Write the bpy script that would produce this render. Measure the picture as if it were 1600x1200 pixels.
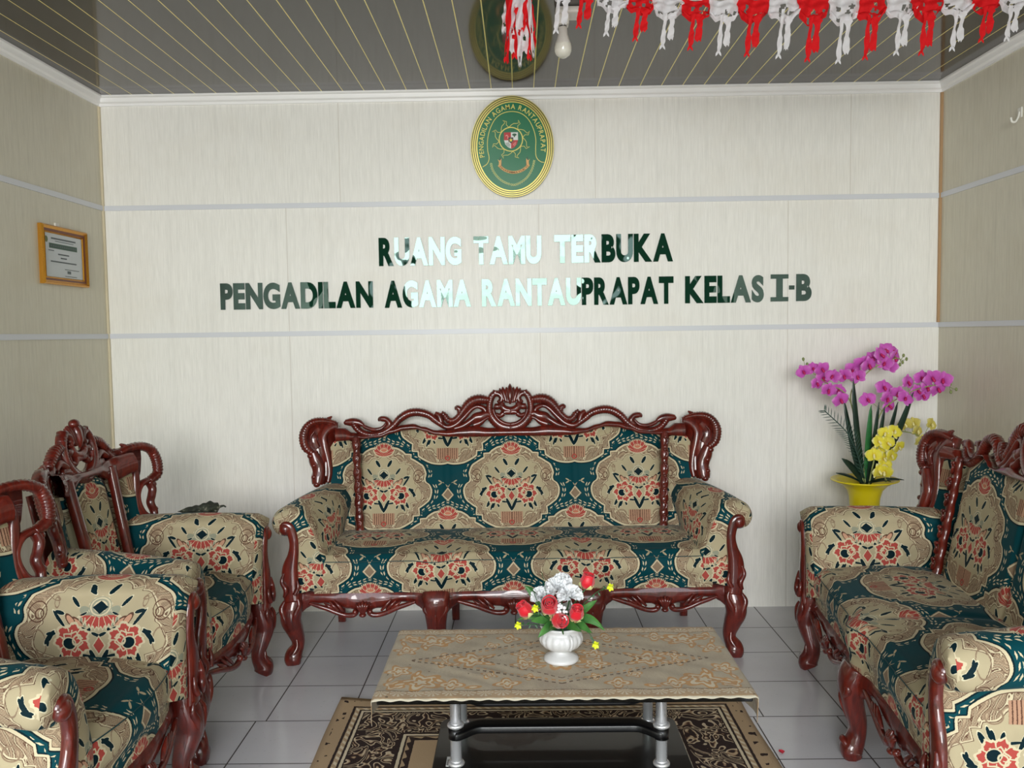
import bpy, bmesh, math, random
from mathutils import Vector, Matrix
PI = math.pi
for o in list(bpy.data.objects): bpy.data.objects.remove(o)
S = bpy.context.scene
COL = S.collection

# ------------------------------------------------------------------ camera
cd = bpy.data.cameras.new('camera'); cam = bpy.data.objects.new('camera', cd); COL.objects.link(cam)
fw = Vector((-0.01057912, 0.99808045, -0.06102051)); rt = Vector((0.99985323, 0.00973606, -0.01409686)); up = Vector((0.0134757, 0.06116068, 0.99803696))
m = Matrix((rt, up, -fw)).transposed().to_4x4(); m.translation = (0, -4.1156, 1.392)
cam.matrix_world = m
cd.sensor_width = 36; cd.lens = 1296.7 * 36 / 1600; cd.clip_start = .02
S.camera = cam
S.view_settings.view_transform = 'Standard'; S.view_settings.look = 'None'
S.view_settings.gamma = 1; S.view_settings.use_curve_mapping = False
S.view_settings.exposure = 0.0

# ------------------------------------------------------------------ sky and daylight
W = bpy.data.worlds.new('daylight'); S.world = W; W.use_nodes = True
def build_world():
    nt = W.node_tree; n = nt.nodes; l = nt.links; n.clear()
    out = n.new('ShaderNodeOutputWorld'); bg = n.new('ShaderNodeBackground'); l.new(bg.outputs[0], out.inputs[0])
    tc = n.new('ShaderNodeTexCoord'); sp = n.new('ShaderNodeSeparateXYZ'); l.new(tc.outputs['Generated'], sp.inputs[0])
    # elevation with an added ragged tree line, a dark reflection for the outer letters
    no = n.new('ShaderNodeTexNoise'); no.inputs['Scale'].default_value = 6; no.inputs['Detail'].default_value = 5; l.new(tc.outputs['Generated'], no.inputs[0])
    ma = n.new('ShaderNodeMath'); ma.operation = 'MULTIPLY_ADD'; l.new(no.outputs[0], ma.inputs[0]); ma.inputs[1].default_value = .22; l.new(sp.outputs[2], ma.inputs[2])
    # added gap straight out in front: lower treeline, bright reflection in the middle letters
    ax = n.new('ShaderNodeMath'); ax.operation = 'ABSOLUTE'
    ad = n.new('ShaderNodeMath'); ad.operation = 'ADD'; l.new(sp.outputs[0], ad.inputs[0]); ad.inputs[1].default_value = .03; l.new(ad.outputs[0], ax.inputs[0])
    mr = n.new('ShaderNodeMapRange'); l.new(ax.outputs[0], mr.inputs[0]); mr.inputs[1].default_value = .10; mr.inputs[2].default_value = .16; mr.inputs[3].default_value = .20; mr.inputs[4].default_value = 0
    a2 = n.new('ShaderNodeMath'); a2.operation = 'ADD'; l.new(ma.outputs[0], a2.inputs[0]); l.new(mr.outputs[0], a2.inputs[1])
    cr = n.new('ShaderNodeValToRGB'); l.new(a2.outputs[0], cr.inputs[0])
    e = cr.color_ramp.elements
    e[0].position = .0; e[0].color = (.42, .43, .42, 1)
    e[1].position = 1; e[1].color = (1.0, 1.08, 1.2, 1)
    for p, c in ((.04, (.42, .43, .41, 1)), (.06, (.05, .17, .105, 1)), (.33, (.05, .16, .10, 1)), (.37, (1.2, 1.25, 1.32, 1)), (.6, (1.1, 1.18, 1.3, 1))):
        x = e.new(p); x.color = c
    l.new(cr.outputs[0], bg.inputs[0]); bg.inputs[1].default_value = 3.0
build_world()
ld = bpy.data.lights.new('open_front_daylight', 'AREA'); ld.shape = 'RECTANGLE'; ld.size = 2.6; ld.size_y = 2.2; ld.energy = 300; ld.color = (1, .985, .96)
lo = bpy.data.objects.new('open_front_daylight', ld); COL.objects.link(lo); lo.location = (-.30, -8.0, 2.05); lo.rotation_euler = (PI / 2 , 0, 0)

# ------------------------------------------------------------------ node helpers
def lin(c): return tuple((x / 12.92 if x <= .04045 else ((x + .055) / 1.055) ** 2.4) for x in [v / 255 for v in c])
class NT:
    def __init__(s, name):
        s.m = bpy.data.materials.new(name); s.m.use_nodes = True; s.t = s.m.node_tree; s.n = s.t.nodes; s.l = s.t.links; s.n.clear()
        s.out = s.n.new('ShaderNodeOutputMaterial'); s.b = s.n.new('ShaderNodeBsdfPrincipled'); s.l.new(s.b.outputs[0], s.out.inputs[0])
    def set(s, **k):
        names = dict(rough='Roughness', metal='Metallic', coat='Coat Weight', coatr='Coat Roughness', sheen='Sheen Weight', sheenr='Sheen Roughness', spec='Specular IOR Level', trans='Transmission Weight', sss='Subsurface Weight', ior='IOR')
        for a, v in k.items():
            i = s.b.inputs[names[a]]
            if isinstance(v, V): s.l.new(v.o, i)
            else: i.default_value = v
        return s
    def col(s, c):
        i = s.b.inputs['Base Color']
        if isinstance(c, V): s.l.new(c.o, i)
        else: i.default_value = (*c[:3], 1)
        return s
    def put(s, i, v):
        if isinstance(v, V): s.l.new(v.o, i)
        elif isinstance(v, (tuple, list)): i.default_value = tuple(v) + ((1,) if len(v) == 3 and len(i.default_value) == 4 else ())
        else: i.default_value = v
    def math(s, op, *a, clamp=False):
        x = s.n.new('ShaderNodeMath'); x.operation = op; x.use_clamp = clamp
        for i, v in enumerate(a): s.put(x.inputs[i], v)
        return V(s, x.outputs[0])
    def mix(s, f, a, b):
        x = s.n.new('ShaderNodeMix'); x.data_type = 'RGBA'; s.put(x.inputs[0], f); s.put(x.inputs[6], a); s.put(x.inputs[7], b); return V(s, x.outputs[2])
    def ramp(s, f, els, const=False, alpha=False):
        x = s.n.new('ShaderNodeValToRGB'); s.put(x.inputs[0], f); r = x.color_ramp; r.interpolation = 'CONSTANT' if const else 'LINEAR'
        while len(r.elements) > 1: r.elements.remove(r.elements[-1])
        r.elements[0].position = els[0][0]; r.elements[0].color = (*els[0][1][:3], els[0][1][3] if len(els[0][1]) > 3 else 1)
        for p, c in els[1:]:
            e = r.elements.new(p); e.color = (*c[:3], c[3] if len(c) > 3 else 1)
        return (V(s, x.outputs[0]), V(s, x.outputs[1])) if alpha else V(s, x.outputs[0])
    def uv(s): x = s.n.new('ShaderNodeUVMap'); return V(s, x.outputs[0])
    def obj(s): x = s.n.new('ShaderNodeTexCoord'); return V(s, x.outputs['Object'])
    def pos(s): x = s.n.new('ShaderNodeNewGeometry'); return V(s, x.outputs['Position'])
    def sep(s, v): x = s.n.new('ShaderNodeSeparateXYZ'); s.put(x.inputs[0], v); return [V(s, o) for o in x.outputs]
    def comb(s, a, b, c=0.0):
        x = s.n.new('ShaderNodeCombineXYZ'); s.put(x.inputs[0], a); s.put(x.inputs[1], b); s.put(x.inputs[2], c); return V(s, x.outputs[0])
    def noise(s, v, scale, detail=3, rough=.5, dist=0, col=False):
        x = s.n.new('ShaderNodeTexNoise'); s.put(x.inputs['Vector'], v); x.inputs['Scale'].default_value = scale; x.inputs['Detail'].default_value = detail; x.inputs['Roughness'].default_value = rough; x.inputs['Distortion'].default_value = dist
        return V(s, x.outputs[1 if col else 0])
    def mapping(s, v, loc=(0, 0, 0), rot=0, sc=(1, 1, 1), kind='POINT'):
        x = s.n.new('ShaderNodeMapping'); x.vector_type = kind; s.put(x.inputs[0], v); x.inputs[1].default_value = loc; x.inputs[2].default_value = (0, 0, rot); x.inputs[3].default_value = sc; return V(s, x.outputs[0])
    def length(s, v): x = s.n.new('ShaderNodeVectorMath'); x.operation = 'LENGTH'; s.put(x.inputs[0], v); return V(s, x.outputs['Value'])
    def ell(s, p, cx, cy, ang, a, b): return s.length(s.mapping(p, (cx, cy, 0), math.radians(ang), (a, b, 1), 'TEXTURE'))
    def curve(s, f, pts):
        x = s.n.new('ShaderNodeFloatCurve'); s.put(x.inputs[1], f); c = x.mapping.curves[0]
        c.points[0].location = pts[0]; c.points[1].location = pts[-1]
        for p in pts[1:-1]: c.points.new(*p)
        for p in c.points: p.handle_type = 'VECTOR' if p.location[0] > .6 or p.location[0] < .25 else 'AUTO_CLAMPED'
        x.mapping.update(); return V(s, x.outputs[0])
    def bump(s, h, strength=.3, dist=.01):
        x = s.n.new('ShaderNodeBump'); s.put(x.inputs['Height'], h); x.inputs['Strength'].default_value = strength; x.inputs['Distance'].default_value = dist
        s.l.new(x.outputs[0], s.b.inputs['Normal']); return s
class V:
    def __init__(s, t, o): s.t = t; s.o = o
    def __add__(s, x): return s.t.math('ADD', s, x)
    __radd__ = __add__
    def __sub__(s, x): return s.t.math('SUBTRACT', s, x)
    def __rsub__(s, x): return s.t.math('SUBTRACT', x, s)
    def __mul__(s, x): return s.t.math('MULTIPLY', s, x)
    __rmul__ = __mul__
    def __truediv__(s, x): return s.t.math('DIVIDE', s, x)
    def abs(s): return s.t.math('ABSOLUTE', s)
    def frac(s): return s.t.math('FRACT', s)
    def sin(s): return s.t.math('SINE', s)
    def lt(s, x): return s.t.math('LESS_THAN', s, x)
    def gt(s, x): return s.t.math('GREATER_THAN', s, x)
    def min(s, x): return s.t.math('MINIMUM', s, x)
    def max(s, x): return s.t.math('MAXIMUM', s, x)
    def mix(s, a, b): return s.t.mix(s, a, b)   # s is the factor

def simple(name, c, rough=.5, metal=0, coat=0, **k):
    return NT(name).col(lin(c)).set(rough=rough, metal=metal, coat=coat, **k).m

# ------------------------------------------------------------------ brocade fabric
def make_fabric():
    t = NT('teal_brocade')
    P, Q = .61, .60
    u, v, _ = t.sep(t.uv())
    wob = t.noise(t.comb(u, v), 260, 2) - .5
    u = u + wob * .0035
    def cell(a, per): return ((a / per + .5).frac() - .5) * per
    ua, va = cell(u, P), cell(v, Q)
    ub, vb = cell(u + P / 2, P), cell(v + Q / 2, Q)
    sel = (ua.abs() / P + va.abs() / Q).lt(.5)           # 1 = nearest medallion is A
    x = (ub + sel * (ua - ub)).abs(); y = vb + sel * (va - vb)
    p = t.comb(x, y)
    teal = lin((0, 62, 70)); dteal = lin((0, 30, 38)); cream = lin((178, 165, 134)); taupe = lin((140, 118, 96)); line = lin((204, 192, 160)); brown = lin((92, 62, 48)); coral = lin((172, 72, 64)); grey = lin((146, 148, 128))
    th = t.math('ARCTAN2', x, y) / PI
    med = [(0.0, 0.2068), (0.0667, 0.193), (0.1066, 0.1956), (0.1595, 0.1923), (0.1872, 0.1882), (0.2256, 0.2036), (0.2438, 0.1883), (0.304, 0.2017), (0.3578, 0.2138), (0.4023, 0.2127), (0.449, 0.2014), (0.4884, 0.221), (0.5333, 0.231), (0.5793, 0.2279), (0.6234, 0.2125), (0.6681, 0.1953), (0.7102, 0.2161), (0.7408, 0.196), (0.7672, 0.2105), (0.8248, 0.2073), (0.8789, 0.2055), (1.0, 0.1928)]
    R = t.curve(th, [(a, b / .3) for a, b in med]) * .3
    r = t.length(p); d = r - R
    # ground: teal with a wreath of little leaf dashes round each medallion
    dash = (th * 190 + (d - .022).abs() * 330).sin().gt(-.1)
    row = ((d - .022).abs() - .0055).abs().lt(.0026)
    brk = (th * 22 + .9).sin().gt(-.86) * th.lt(.86)
    c = (dash * row * brk).mix(teal, line)
    # small cross ornament between the medallions
    for (cx, cy, fr) in ((P / 2, .022, 0), (0, .318, 1)):
        pass
    ox = (x - P / 2).abs(); oy = (y - .02).abs()
    od = t.comb(ox, oy)
    orn = (ox / .016 + oy / .032).lt(1).max((ox / .028 + oy / .009).lt(1)).max(t.ell(od, .036, .006, 30, .010, .0032).lt(1)).max(t.ell(od, 0, .045, 0, .009, .004).lt(1))
    c = orn.mix(c, cream)
    oy2 = y - .262; ox2 = x
    orn2 = t.math('MULTIPLY', (ox2 / .030 + oy2.abs() / .034).lt(1), 1.0)
    c = orn2.mix(c, taupe); c = ((ox2 / .030 + oy2.abs() / .034 - .82).abs().lt(.10)).mix(c, line)
    # medallion bands
    ring = t.noise(p, 11, 1.2, .5, 1.6)
    scr = ((ring * 9).frac() - .5).abs()
    tb = t.ramp(scr, [(0, line), (.05, line), (.09, brown), (.17, brown), (.20, taupe), (.38, taupe), (.45, lin((172, 150, 122)))])
    hatch = ((u * 900).sin() * (v * 900).sin()).gt(.2) * .25
    tb = hatch.mix(tb, lin((196, 178, 148)))
    di = d + (th * 40).sin() * .006 + (th * 17).sin() * .007
    inside = d.lt(0)
    k, a = t.ramp((di + .08) * 10, [(0, cream), (.30, cream), (.305, brown), (.33, line), (.37, line), (.375, (0, 0, 0, 0))], True, True)
    med_c = a.mix(tb, k)
    e_, ea = t.ramp((d + .08) * 10, [(0, (0, 0, 0, 0)), (.70, (0, 0, 0, 0)), (.705, brown), (.725, line), (.80, line), (.81, dteal), (.86, (0, 0, 0, 0))], True, True)
    c = inside.mix(c, med_c); c = ea.mix(c, e_)
    # basket at the foot of the bouquet
    bx = x; by = (y + .145).abs()
    bas = bx.lt(.052) * by.lt(.026)
    c = bas.mix(c, ((x * 620).sin().gt(.55)).mix(lin((178, 138, 112)), brown))
    c = ((t.ell(p, 0, -.168, 0, .012, .012) - .8).abs().lt(.22)).mix(c, coral)
    c = ((t.ell(p, .085, -.135, 0, .024, .020) - .85).abs().lt(.09)).mix(c, taupe)
    c = ((t.ell(p, .165, .050, 0, .028, .034) - .85).abs().lt(.05)).mix(c, brown)
    c = ((t.ell(p, .160, .044, 0, .014, .017) - .8).abs().lt(.12)).mix(c, brown)
    c = ((t.ell(p, .128, .092, 35, .022, .008) - .85).abs().lt(.14)).mix(c, taupe)
    c = ((t.ell(p, .118, .075, 80, .018, .007) - .85).abs().lt(.14)).mix(c, taupe)
    c = ((t.ell(p, .165, -.035, 0, .020, .040) - .86).abs().lt(.06)).mix(c, taupe)
    # grey buds and feathers
    for a in ((.035, .045, 40, .022, .013), (.026, .028, -30, .03, .02)): c = t.ell(p, *a).lt(1).mix(c, grey)
    for a in ((.055, .012, 50, .026, .010), (.075, .022, 55, .024, .009)):
        e = t.ell(p, *a); c = e.lt(1).mix(c, lin((196, 150, 122))); c = (e - .9).abs().lt(.14).mix(c, brown)
    # dark leaves
    lv = None
    for a in ((.028, .112, 58, .017, .0065), (.068, .075, 52, .017, .0045), (.107, .028, 55, .026, .0042), (.106, .046, 20, .012, .005), (.136, -.022, -50, .022, .006), (.130, -.012, -5, .012, .005), (.142, -.034, -80, .012, .004),
              (.108, -.078, -60, .020, .006), (.086, -.086, -75, .016, .005), (.064, -.084, -100, .014, .005), (.095, -.095, -70, .016, .004), (.012, -.086, 65, .030, .0065), (.040, -.073, 8, .020, .0035), (.044, -.002, 20, .013, .0055), (.027, -.004, -40, .010, .004), (.008, -.017, 25, .012, .004), (.045, .038, -30, .012, .003)):
        e = t.ell(p, *a); lv = e if lv is None else lv.min(e)
    lv = lv * .88
    c = lv.lt(1.18).mix(c, lin((206, 200, 170))); c = lv.lt(.98).mix(c, dteal)
    # coral lozenge, lotus on top, fan under the centre flower
    loz = x / .015 + (y + .046).abs() / .022
    c = loz.lt(1.25).mix(c, line); c = loz.lt(1).mix(c, coral)
    lot = t.ell(p, 0, .178, 0, .050, .034) + (x * 420).sin().abs() * (y - .178).gt(0) * .22
    lotc = t.ramp(lot, [(0, lin((196, 120, 96))), (.30, line), (.40, coral), (.93, line)], True)
    lang = t.math('ARCTAN2', x, y - .150)
    lotc = ((lang * 8.0).sin().abs().lt(.20) * lot.gt(.4)).mix(lotc, line)
    c = lot.lt(1.05).mix(c, lotc)
    fan = t.ell(p, 0, .030, 0, .054, .036) + (x * 300).sin().abs() * y.lt(.03) * .25
    fanc = t.ramp(fan, [(0, coral), (.92, line)], True)
    fang = t.math('ARCTAN2', x, y - .060)
    fanc = ((fang * 9.0).sin().abs().lt(.20)).mix(fanc, line)
    c = (fan.lt(1.06) * y.lt(.036)).mix(c, fanc)
    cf = t.ell(p, 0, .060, 0, .032, .031)
    cfc = t.ramp(cf, [(0, line), (.56, grey), (.72, line), (.86, grey), (.94, line)], True)
    cf2 = cf + (t.math('ARCTAN2', x, y - .058) * 5).sin().abs() * .12
    c = cf2.lt(1.04).mix(c, cfc); c = ((x / .021 + (y - .058).abs() / .019).lt(1)).mix(c, dteal)
    # rose (mirrored twice by the symmetry)
    rx, ry = x - .073, y + .034
    ang = t.math('ARCTAN2', rx, ry)
    rr = t.length(t.comb(rx, ry)) / .052 + (ang * 3.5 + .6).sin().abs() * .20 + (ang * 11).sin().abs() * .07
    r3 = t.length(t.comb(rx, ry)) / .052
    rose = t.ramp(rr, [(0, coral), (.98, line)], True)
    c = rr.lt(1.12).mix(c, rose)
    pet = (r3 - .56 + (ang * 2.5 + 1.1).sin().abs() * .16).abs().lt(.045).max((ang * 3.5 + .6).sin().abs().gt(.985) * r3.gt(.5) * rr.lt(1)).max((ang * 5 + r3 * 3).sin().gt(.93) * r3.gt(.25) * r3.lt(.60))
    c = pet.mix(c, line)
    tc_ = t.ell(p, .082, -.040, 20, .0165, .015)
    c = tc_.lt(1.22).mix(c, line); c = tc_.lt(1).mix(c, dteal)
    c = ((t.ell(p, .060, -.030, 35, .013, .018) - .8).abs().lt(.16)).mix(c, line)
    wv = t.noise(t.mapping(t.comb(u, v), sc=(1, .5, 1)), 700, 2)
    sh = t.noise(t.comb(u, v), 9, 3)
    c = t.mix(t.math('MULTIPLY', (sh - .45), .5, clamp=True), c, lin((60, 66, 60)))
    t.col(c).set(rough=.7, sheen=.10, sheenr=.3, spec=.12)
    t.b.inputs['Sheen Tint'].default_value = (.75, .95, 1, 1)
    t.bump(wv, .25, .002)
    return t.m
FAB = make_fabric()

def make_wood():
    t = NT('varnished_mahogany'); p = t.obj()
    n = t.noise(t.mapping(p, sc=(1, 1, .25)), 26, 5, .6, 1.5)
    c = t.ramp(n, [(.25, lin((54, 11, 6))), (.5, lin((92, 22, 12))), (.75, lin((120, 34, 17)))])
    n2 = t.noise(p, 60, 4)
    t.col(c).set(rough=.45, coat=1, coatr=.04, spec=.3).bump(n2, .25, .003); return t.m
WOOD = make_wood(); PIPE = simple('teal_piping', (0, 62, 68), .6)

# ------------------------------------------------------------------ mesh helpers
class MB:
    def __init__(s): s.v = []; s.f = []; s.u = []
    def vert(s, p): s.v.append(tuple(p)); return len(s.v) - 1
    def face(s, idx, uvs=None): s.f.append(tuple(idx)); s.u.append(uvs)
    def grid(s, fn, nu, nv, uvf=None, closeu=False, skip=None):
        b = len(s.v); cols = nu if closeu else nu + 1
        for j in range(nv + 1):
            for i in range(cols): s.v.append(tuple(fn(i / nu, j / nv)))
        for j in range(nv):
            for i in range(nu):
                if skip and skip(i, j): continue
                i2 = (i + 1) % cols
                q = (b + j * cols + i, b + j * cols + i2, b + (j + 1) * cols + i2, b + (j + 1) * cols + i)
                uu = None
                if uvf: uu = [uvf(i / nu, j / nv), uvf((i + 1) / nu, j / nv), uvf((i + 1) / nu, (j + 1) / nv), uvf(i / nu, (j + 1) / nv)]
                s.face(q, uu)
        return b
    def box(s, x0, x1, y0, y1, z0, z1, uvs=False):
        c = [(x, y, z) for z in (z0, z1) for y in (y0, y1) for x in (x0, x1)]; b = len(s.v); s.v += c
        for f in ((0, 2, 3, 1), (4, 5, 7, 6), (0, 1, 5, 4), (2, 6, 7, 3), (0, 4, 6, 2), (1, 3, 7, 5)):
            uu = None
            if uvs:
                a = 0 if f in ((0, 1, 5, 4), (2, 6, 7, 3), (0, 2, 3, 1), (4, 5, 7, 6)) else 1
                uu = [(c[i][a], c[i][2] if f not in ((0, 2, 3, 1), (4, 5, 7, 6)) else c[i][1]) for i in f]
            s.face([b + i for i in f], uu)
    def ball(s, c, r, seg=10, ring=7):
        r = (r, r, r) if not isinstance(r, (tuple, list)) else r
        s.grid(lambda a, b: (c[0] + r[0] * math.cos(a * 2 * PI) * math.sin(b * PI), c[1] + r[1] * math.sin(a * 2 * PI) * math.sin(b * PI), c[2] + r[2] * math.cos(b * PI)), seg, ring, closeu=True)
    def lathe(s, prof, c=(0, 0, 0), seg=32, flute=None):
        def fn(a, b):
            i = b * (len(prof) - 1); k = int(round(i)); r, z = prof[k]
            if flute: r = flute(r, z, a)
            return (c[0] + r * math.cos(2 * PI * a), c[1] + r * math.sin(2 * PI * a), c[2] + z)
        s.grid(fn, seg, len(prof) - 1, closeu=True)
    def build(s, name, mat, parent=None, smooth=True, weld=True, bevel=0, recalc=True, solid=0, sub=0):
        me = bpy.data.meshes.new(name); me.from_pydata(s.v, [], s.f)
        if any(u for u in s.u):
            L = me.uv_layers.new(name='UVMap'); k = 0
            for f, u in zip(s.f, s.u):
                for i in range(len(f)):
                    L.data[k].uv = u[i] if u else (0, 0); k += 1
        bm = bmesh.new(); bm.from_mesh(me)
        if weld: bmesh.ops.remove_doubles(bm, verts=bm.verts, dist=1e-5)
        if recalc: bmesh.ops.recalc_face_normals(bm, faces=bm.faces)
        bm.to_mesh(me); bm.free()
        for pl in me.polygons: pl.use_smooth = smooth
        me.materials.append(mat)
        o = bpy.data.objects.new(name, me); COL.objects.link(o)
        if parent: o.parent = parent
        if solid: md = o.modifiers.new('thickness', 'SOLIDIFY'); md.thickness = solid; md.offset = 0
        if bevel: md = o.modifiers.new('bevel', 'BEVEL'); md.width = bevel; md.segments = 2; md.limit_method = 'ANGLE'
        if sub: md = o.modifiers.new('subdivision', 'SUBSURF'); md.levels = sub; md.render_levels = sub
        return o
def cr(pts, n):
    """Catmull-Rom through points of any dimension, n samples per span"""
    P = [pts[0]] + list(pts) + [pts[-1]]; out = []
    for i in range(1, len(P) - 2):
        a, b, c, d = P[i - 1], P[i], P[i + 1], P[i + 2]
        for k in range(n):
            t = k / n
            out.append(tuple(.5 * ((2 * b[j]) + (-a[j] + c[j]) * t + (2 * a[j] - 5 * b[j] + 4 * c[j] - d[j]) * t * t + (-a[j] + 3 * b[j] - 3 * c[j] + d[j]) * t ** 3) for j in range(len(b))))
    out.append(tuple(pts[-1])); return out
def tube(mb, pts, seg=8, nrm=(0, 1, 0), n=6, ribs=0, ribamp=.22, sq=1.0, exp=2.0):
    """pts: (x,y,z,r_side,r_normal); swept elliptical section; nrm is the plane normal of the path"""
    q = cr([p if len(p) == 5 else (*p, p[3]) for p in pts], n); N = Vector(nrm).normalized(); b = len(mb.v); L = 0; prev = None
    for i, p in enumerate(q):
        P = Vector(p[:3]); a = Vector(q[max(0, i - 1)][:3]); c = Vector(q[min(len(q) - 1, i + 1)][:3]); T = (c - a)
        T = T.normalized() if T.length > 1e-9 else Vector((0, 0, 1))
        Sd = T.cross(N); Sd = Sd.normalized() if Sd.length > 1e-6 else Vector((1, 0, 0)); Nn = Sd.cross(T)
        if prev is not None: L += (P - prev).length
        prev = P; k = 1
        if ribs: k = 1 + ribamp * math.sin(2 * PI * L / ribs)
        for j in range(seg):
            an = 2 * PI * j / seg; ca, sa = math.cos(an), math.sin(an)
            if exp != 2: ca = math.copysign(abs(ca) ** (2 / exp), ca); sa = math.copysign(abs(sa) ** (2 / exp), sa)
            mb.v.append(tuple(P + Sd * ca * p[3] * k + Nn * sa * p[4] * k))
    m = len(q)
    for i in range(m - 1):
        for j in range(seg):
            j2 = (j + 1) % seg; mb.face((b + i * seg + j, b + i * seg + j2, b + (i + 1) * seg + j2, b + (i + 1) * seg + j))
    mb.face([b + j for j in range(seg)][::-1]); mb.face([b + (m - 1) * seg + j for j in range(seg)])
def empty(name, loc=(0, 0, 0), rz=0, **k):
    o = bpy.data.objects.new(name, None); COL.objects.link(o); o.location = loc; o.rotation_euler = (0, 0, rz); o.empty_display_size = .1
    for a, v in k.items(): o[a] = v
    return o
def tag(o, label, category, group=None, kind=None):
    o['label'] = label; o['category'] = category
    if group: o['group'] = group
    if kind: o['kind'] = kind
    return o
def struct(o): o['kind'] = 'structure'; return o
def copy_tree(o, parent=None):
    c = o.copy(); COL.objects.link(c); c.parent = parent
    for ch in [x for x in o.children]: copy_tree(ch, c)
    return c
def interp(pts, x):
    if x <= pts[0][0]: return pts[0][1]
    for (a, b), (c, d) in zip(pts, pts[1:]):
        if x <= c:
            t = (x - a) / (c - a); t = t * t * (3 - 2 * t); return b + (d - b) * t
    return pts[-1][1]

# ------------------------------------------------------------------ room shell
XL, XR, H, YF = -2.048, 2.061, 2.573, -4.75
def make_wall_mat(name, base, seams, axis):
    t = NT(name); x, y, z = t.sep(t.pos())
    a = x if axis == 0 else y
    v = t.comb(a * 1.0, z * .045, 0.0)
    st = t.noise(v, 190, 4, .6); st2 = t.noise(t.comb(a, z * .02), 45, 3, .6); bl = t.noise(t.comb(a, z), 2.2, 4, .6)
    c = t.ramp(st, [(.3, lin([k - 9 for k in base])), (.52, lin(base)), (.7, lin([k + 6 for k in base]))])
    c = t.mix(t.math('MULTIPLY', st2 - .5, 1.3, clamp=True), c, lin([k - 26 for k in base]))
    c = t.mix(t.math('MULTIPLY', bl - .5, 1.1, clamp=True), c, lin((base[0] - 18, base[1] - 24, base[2] - 34)))
    for s, z0, z1 in seams:
        ln = (a - s).abs().lt(.0022) * z.gt(z0) * z.lt(z1)
        c = (ln * .25).mix(c, lin((140, 118, 90)))
    t.col(c).set(rough=.42, spec=.4).bump(st, .12, .002); return t.m
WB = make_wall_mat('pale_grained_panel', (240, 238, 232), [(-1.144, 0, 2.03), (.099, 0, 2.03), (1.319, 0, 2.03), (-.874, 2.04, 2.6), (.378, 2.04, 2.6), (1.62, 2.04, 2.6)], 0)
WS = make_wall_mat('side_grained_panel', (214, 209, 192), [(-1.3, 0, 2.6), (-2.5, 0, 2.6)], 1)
def sbox(name, mat, *a, bevel=0): m = MB(); m.box(*a); return struct(m.build(name, mat, smooth=False, bevel=bevel))
sbox('wall_back', WB, XL - .1, XR + .1, 0, .1, 0, H + .1)
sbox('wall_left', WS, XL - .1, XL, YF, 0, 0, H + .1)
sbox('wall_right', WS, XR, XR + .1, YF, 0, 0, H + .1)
def make_ceiling():
    t = NT('dark_slatted_pvc'); x, y, z = t.sep(t.pos())
    f = ((x + .021) / .1025 + .5).frac() - .5; a = f.abs() * .1025
    n = t.noise(t.comb(x * 6, y * .6), 8, 3)
    c = t.ramp(n, [(.3, lin((46, 40, 36))), (.7, lin((58, 52, 47)))])
    pidx = t.math('FLOOR', (x + .021) / .1025 + .5); wn = (pidx * 12.9898).sin() * 43758.5; c = t.mix(wn.frac() * .35, c, lin((48, 42, 36)))
    gold = a.lt(.0022); dark = (f * .1025 - .0045).abs().lt(.0022)  # dark line beside each gold strip: shadow of the gap, painted into the colour
    c = dark.mix(c, lin((18, 14, 10))); c = gold.mix(c, lin((240, 226, 140)))
    t.col(c).set(rough=(gold * .25 + .085), metal=gold * .15, spec=.55).bump(a.lt(.005), .3, .002); return t.m
sbox('ceiling', make_ceiling(), XL - .1, XR + .1, YF, 0, H, H + .08)
def make_floor():
    t = NT('white_ceramic_tile'); x, y, z = t.sep(t.pos())
    front = y.lt(-1.194)
    xs = x - .8592 + front * .037
    fx = ((xs / .3 + .5).frac() - .5).abs() * .3; fy = (((y + .294) / .3 + .5).frac() - .5).abs() * .3
    g = fx.min(fy).lt(.0024)
    n = t.noise(t.pos(), 3, 4); n2 = t.noise(t.pos(), 70, 3)
    c = t.ramp(n, [(.3, lin((196, 196, 200))), (.7, lin((208, 208, 212)))])
    c = (n2.gt(.68) * .2).mix(c, lin((150, 148, 148)))
    c = g.mix(c, lin((62, 56, 54)))
    t.col(c).set(rough=g * .5 + .16, spec=.5).bump(g, -.35, .002); return t.m
sbox('floor', make_floor(), XL - .1, XR + .1, YF, 0, -.1, 0)
TRIM = simple('white_plastic_trim', (214, 216, 222), .35)
def trims():
    k = 1
    for z in (1.405, 2.033):
        for nm, b in (('b', (XL, XR, -.006, 0)), ('l', (XL, XL + .006, YF, -.006)), ('r', (XR - .006, XR, YF, -.006))):
            sbox('trim_%d' % k, TRIM, b[0], b[1], b[2], b[3], z - .012, z + .012); k += 1
    # cornice with a stepped profile
    for a in (0, 1, 2):
        m = MB(); prof = [(0, -.048), (.008, -.048), (.010, -.036), (.020, -.030), (.024, -.012), (.034, -.008), (.034, 0), (0, 0)]
        for p0, p1 in zip(prof, prof[1:]):
            q = []
            for (d, h), e in ((p0, 0), (p1, 0), (p1, 1), (p0, 1)):
                if a == 0: q.append(((XL, XR)[e], -d, H + h))
                if a == 1: q.append((XL + d, (YF, 0)[e], H + h))
                if a == 2: q.append((XR - d, (YF, 0)[e], H + h))
            m.face([m.vert(v) for v in q])
        struct(m.build('trim_%d' % k, simple('cornice_white', (246, 245, 244), .4), smooth=False)); k += 1
    sbox('trim_%d' % k, simple('brown_corner_strip', (176, 142, 104), .6), XR - .012, XR, -.010, 0, 1.417, H - .048); k += 1
    sbox('trim_%d' % k, simple('cream_corner_strip', (208, 196, 168), .6), XL, XL + .010, -.010, 0, 0, H - .048)
trims()

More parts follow.
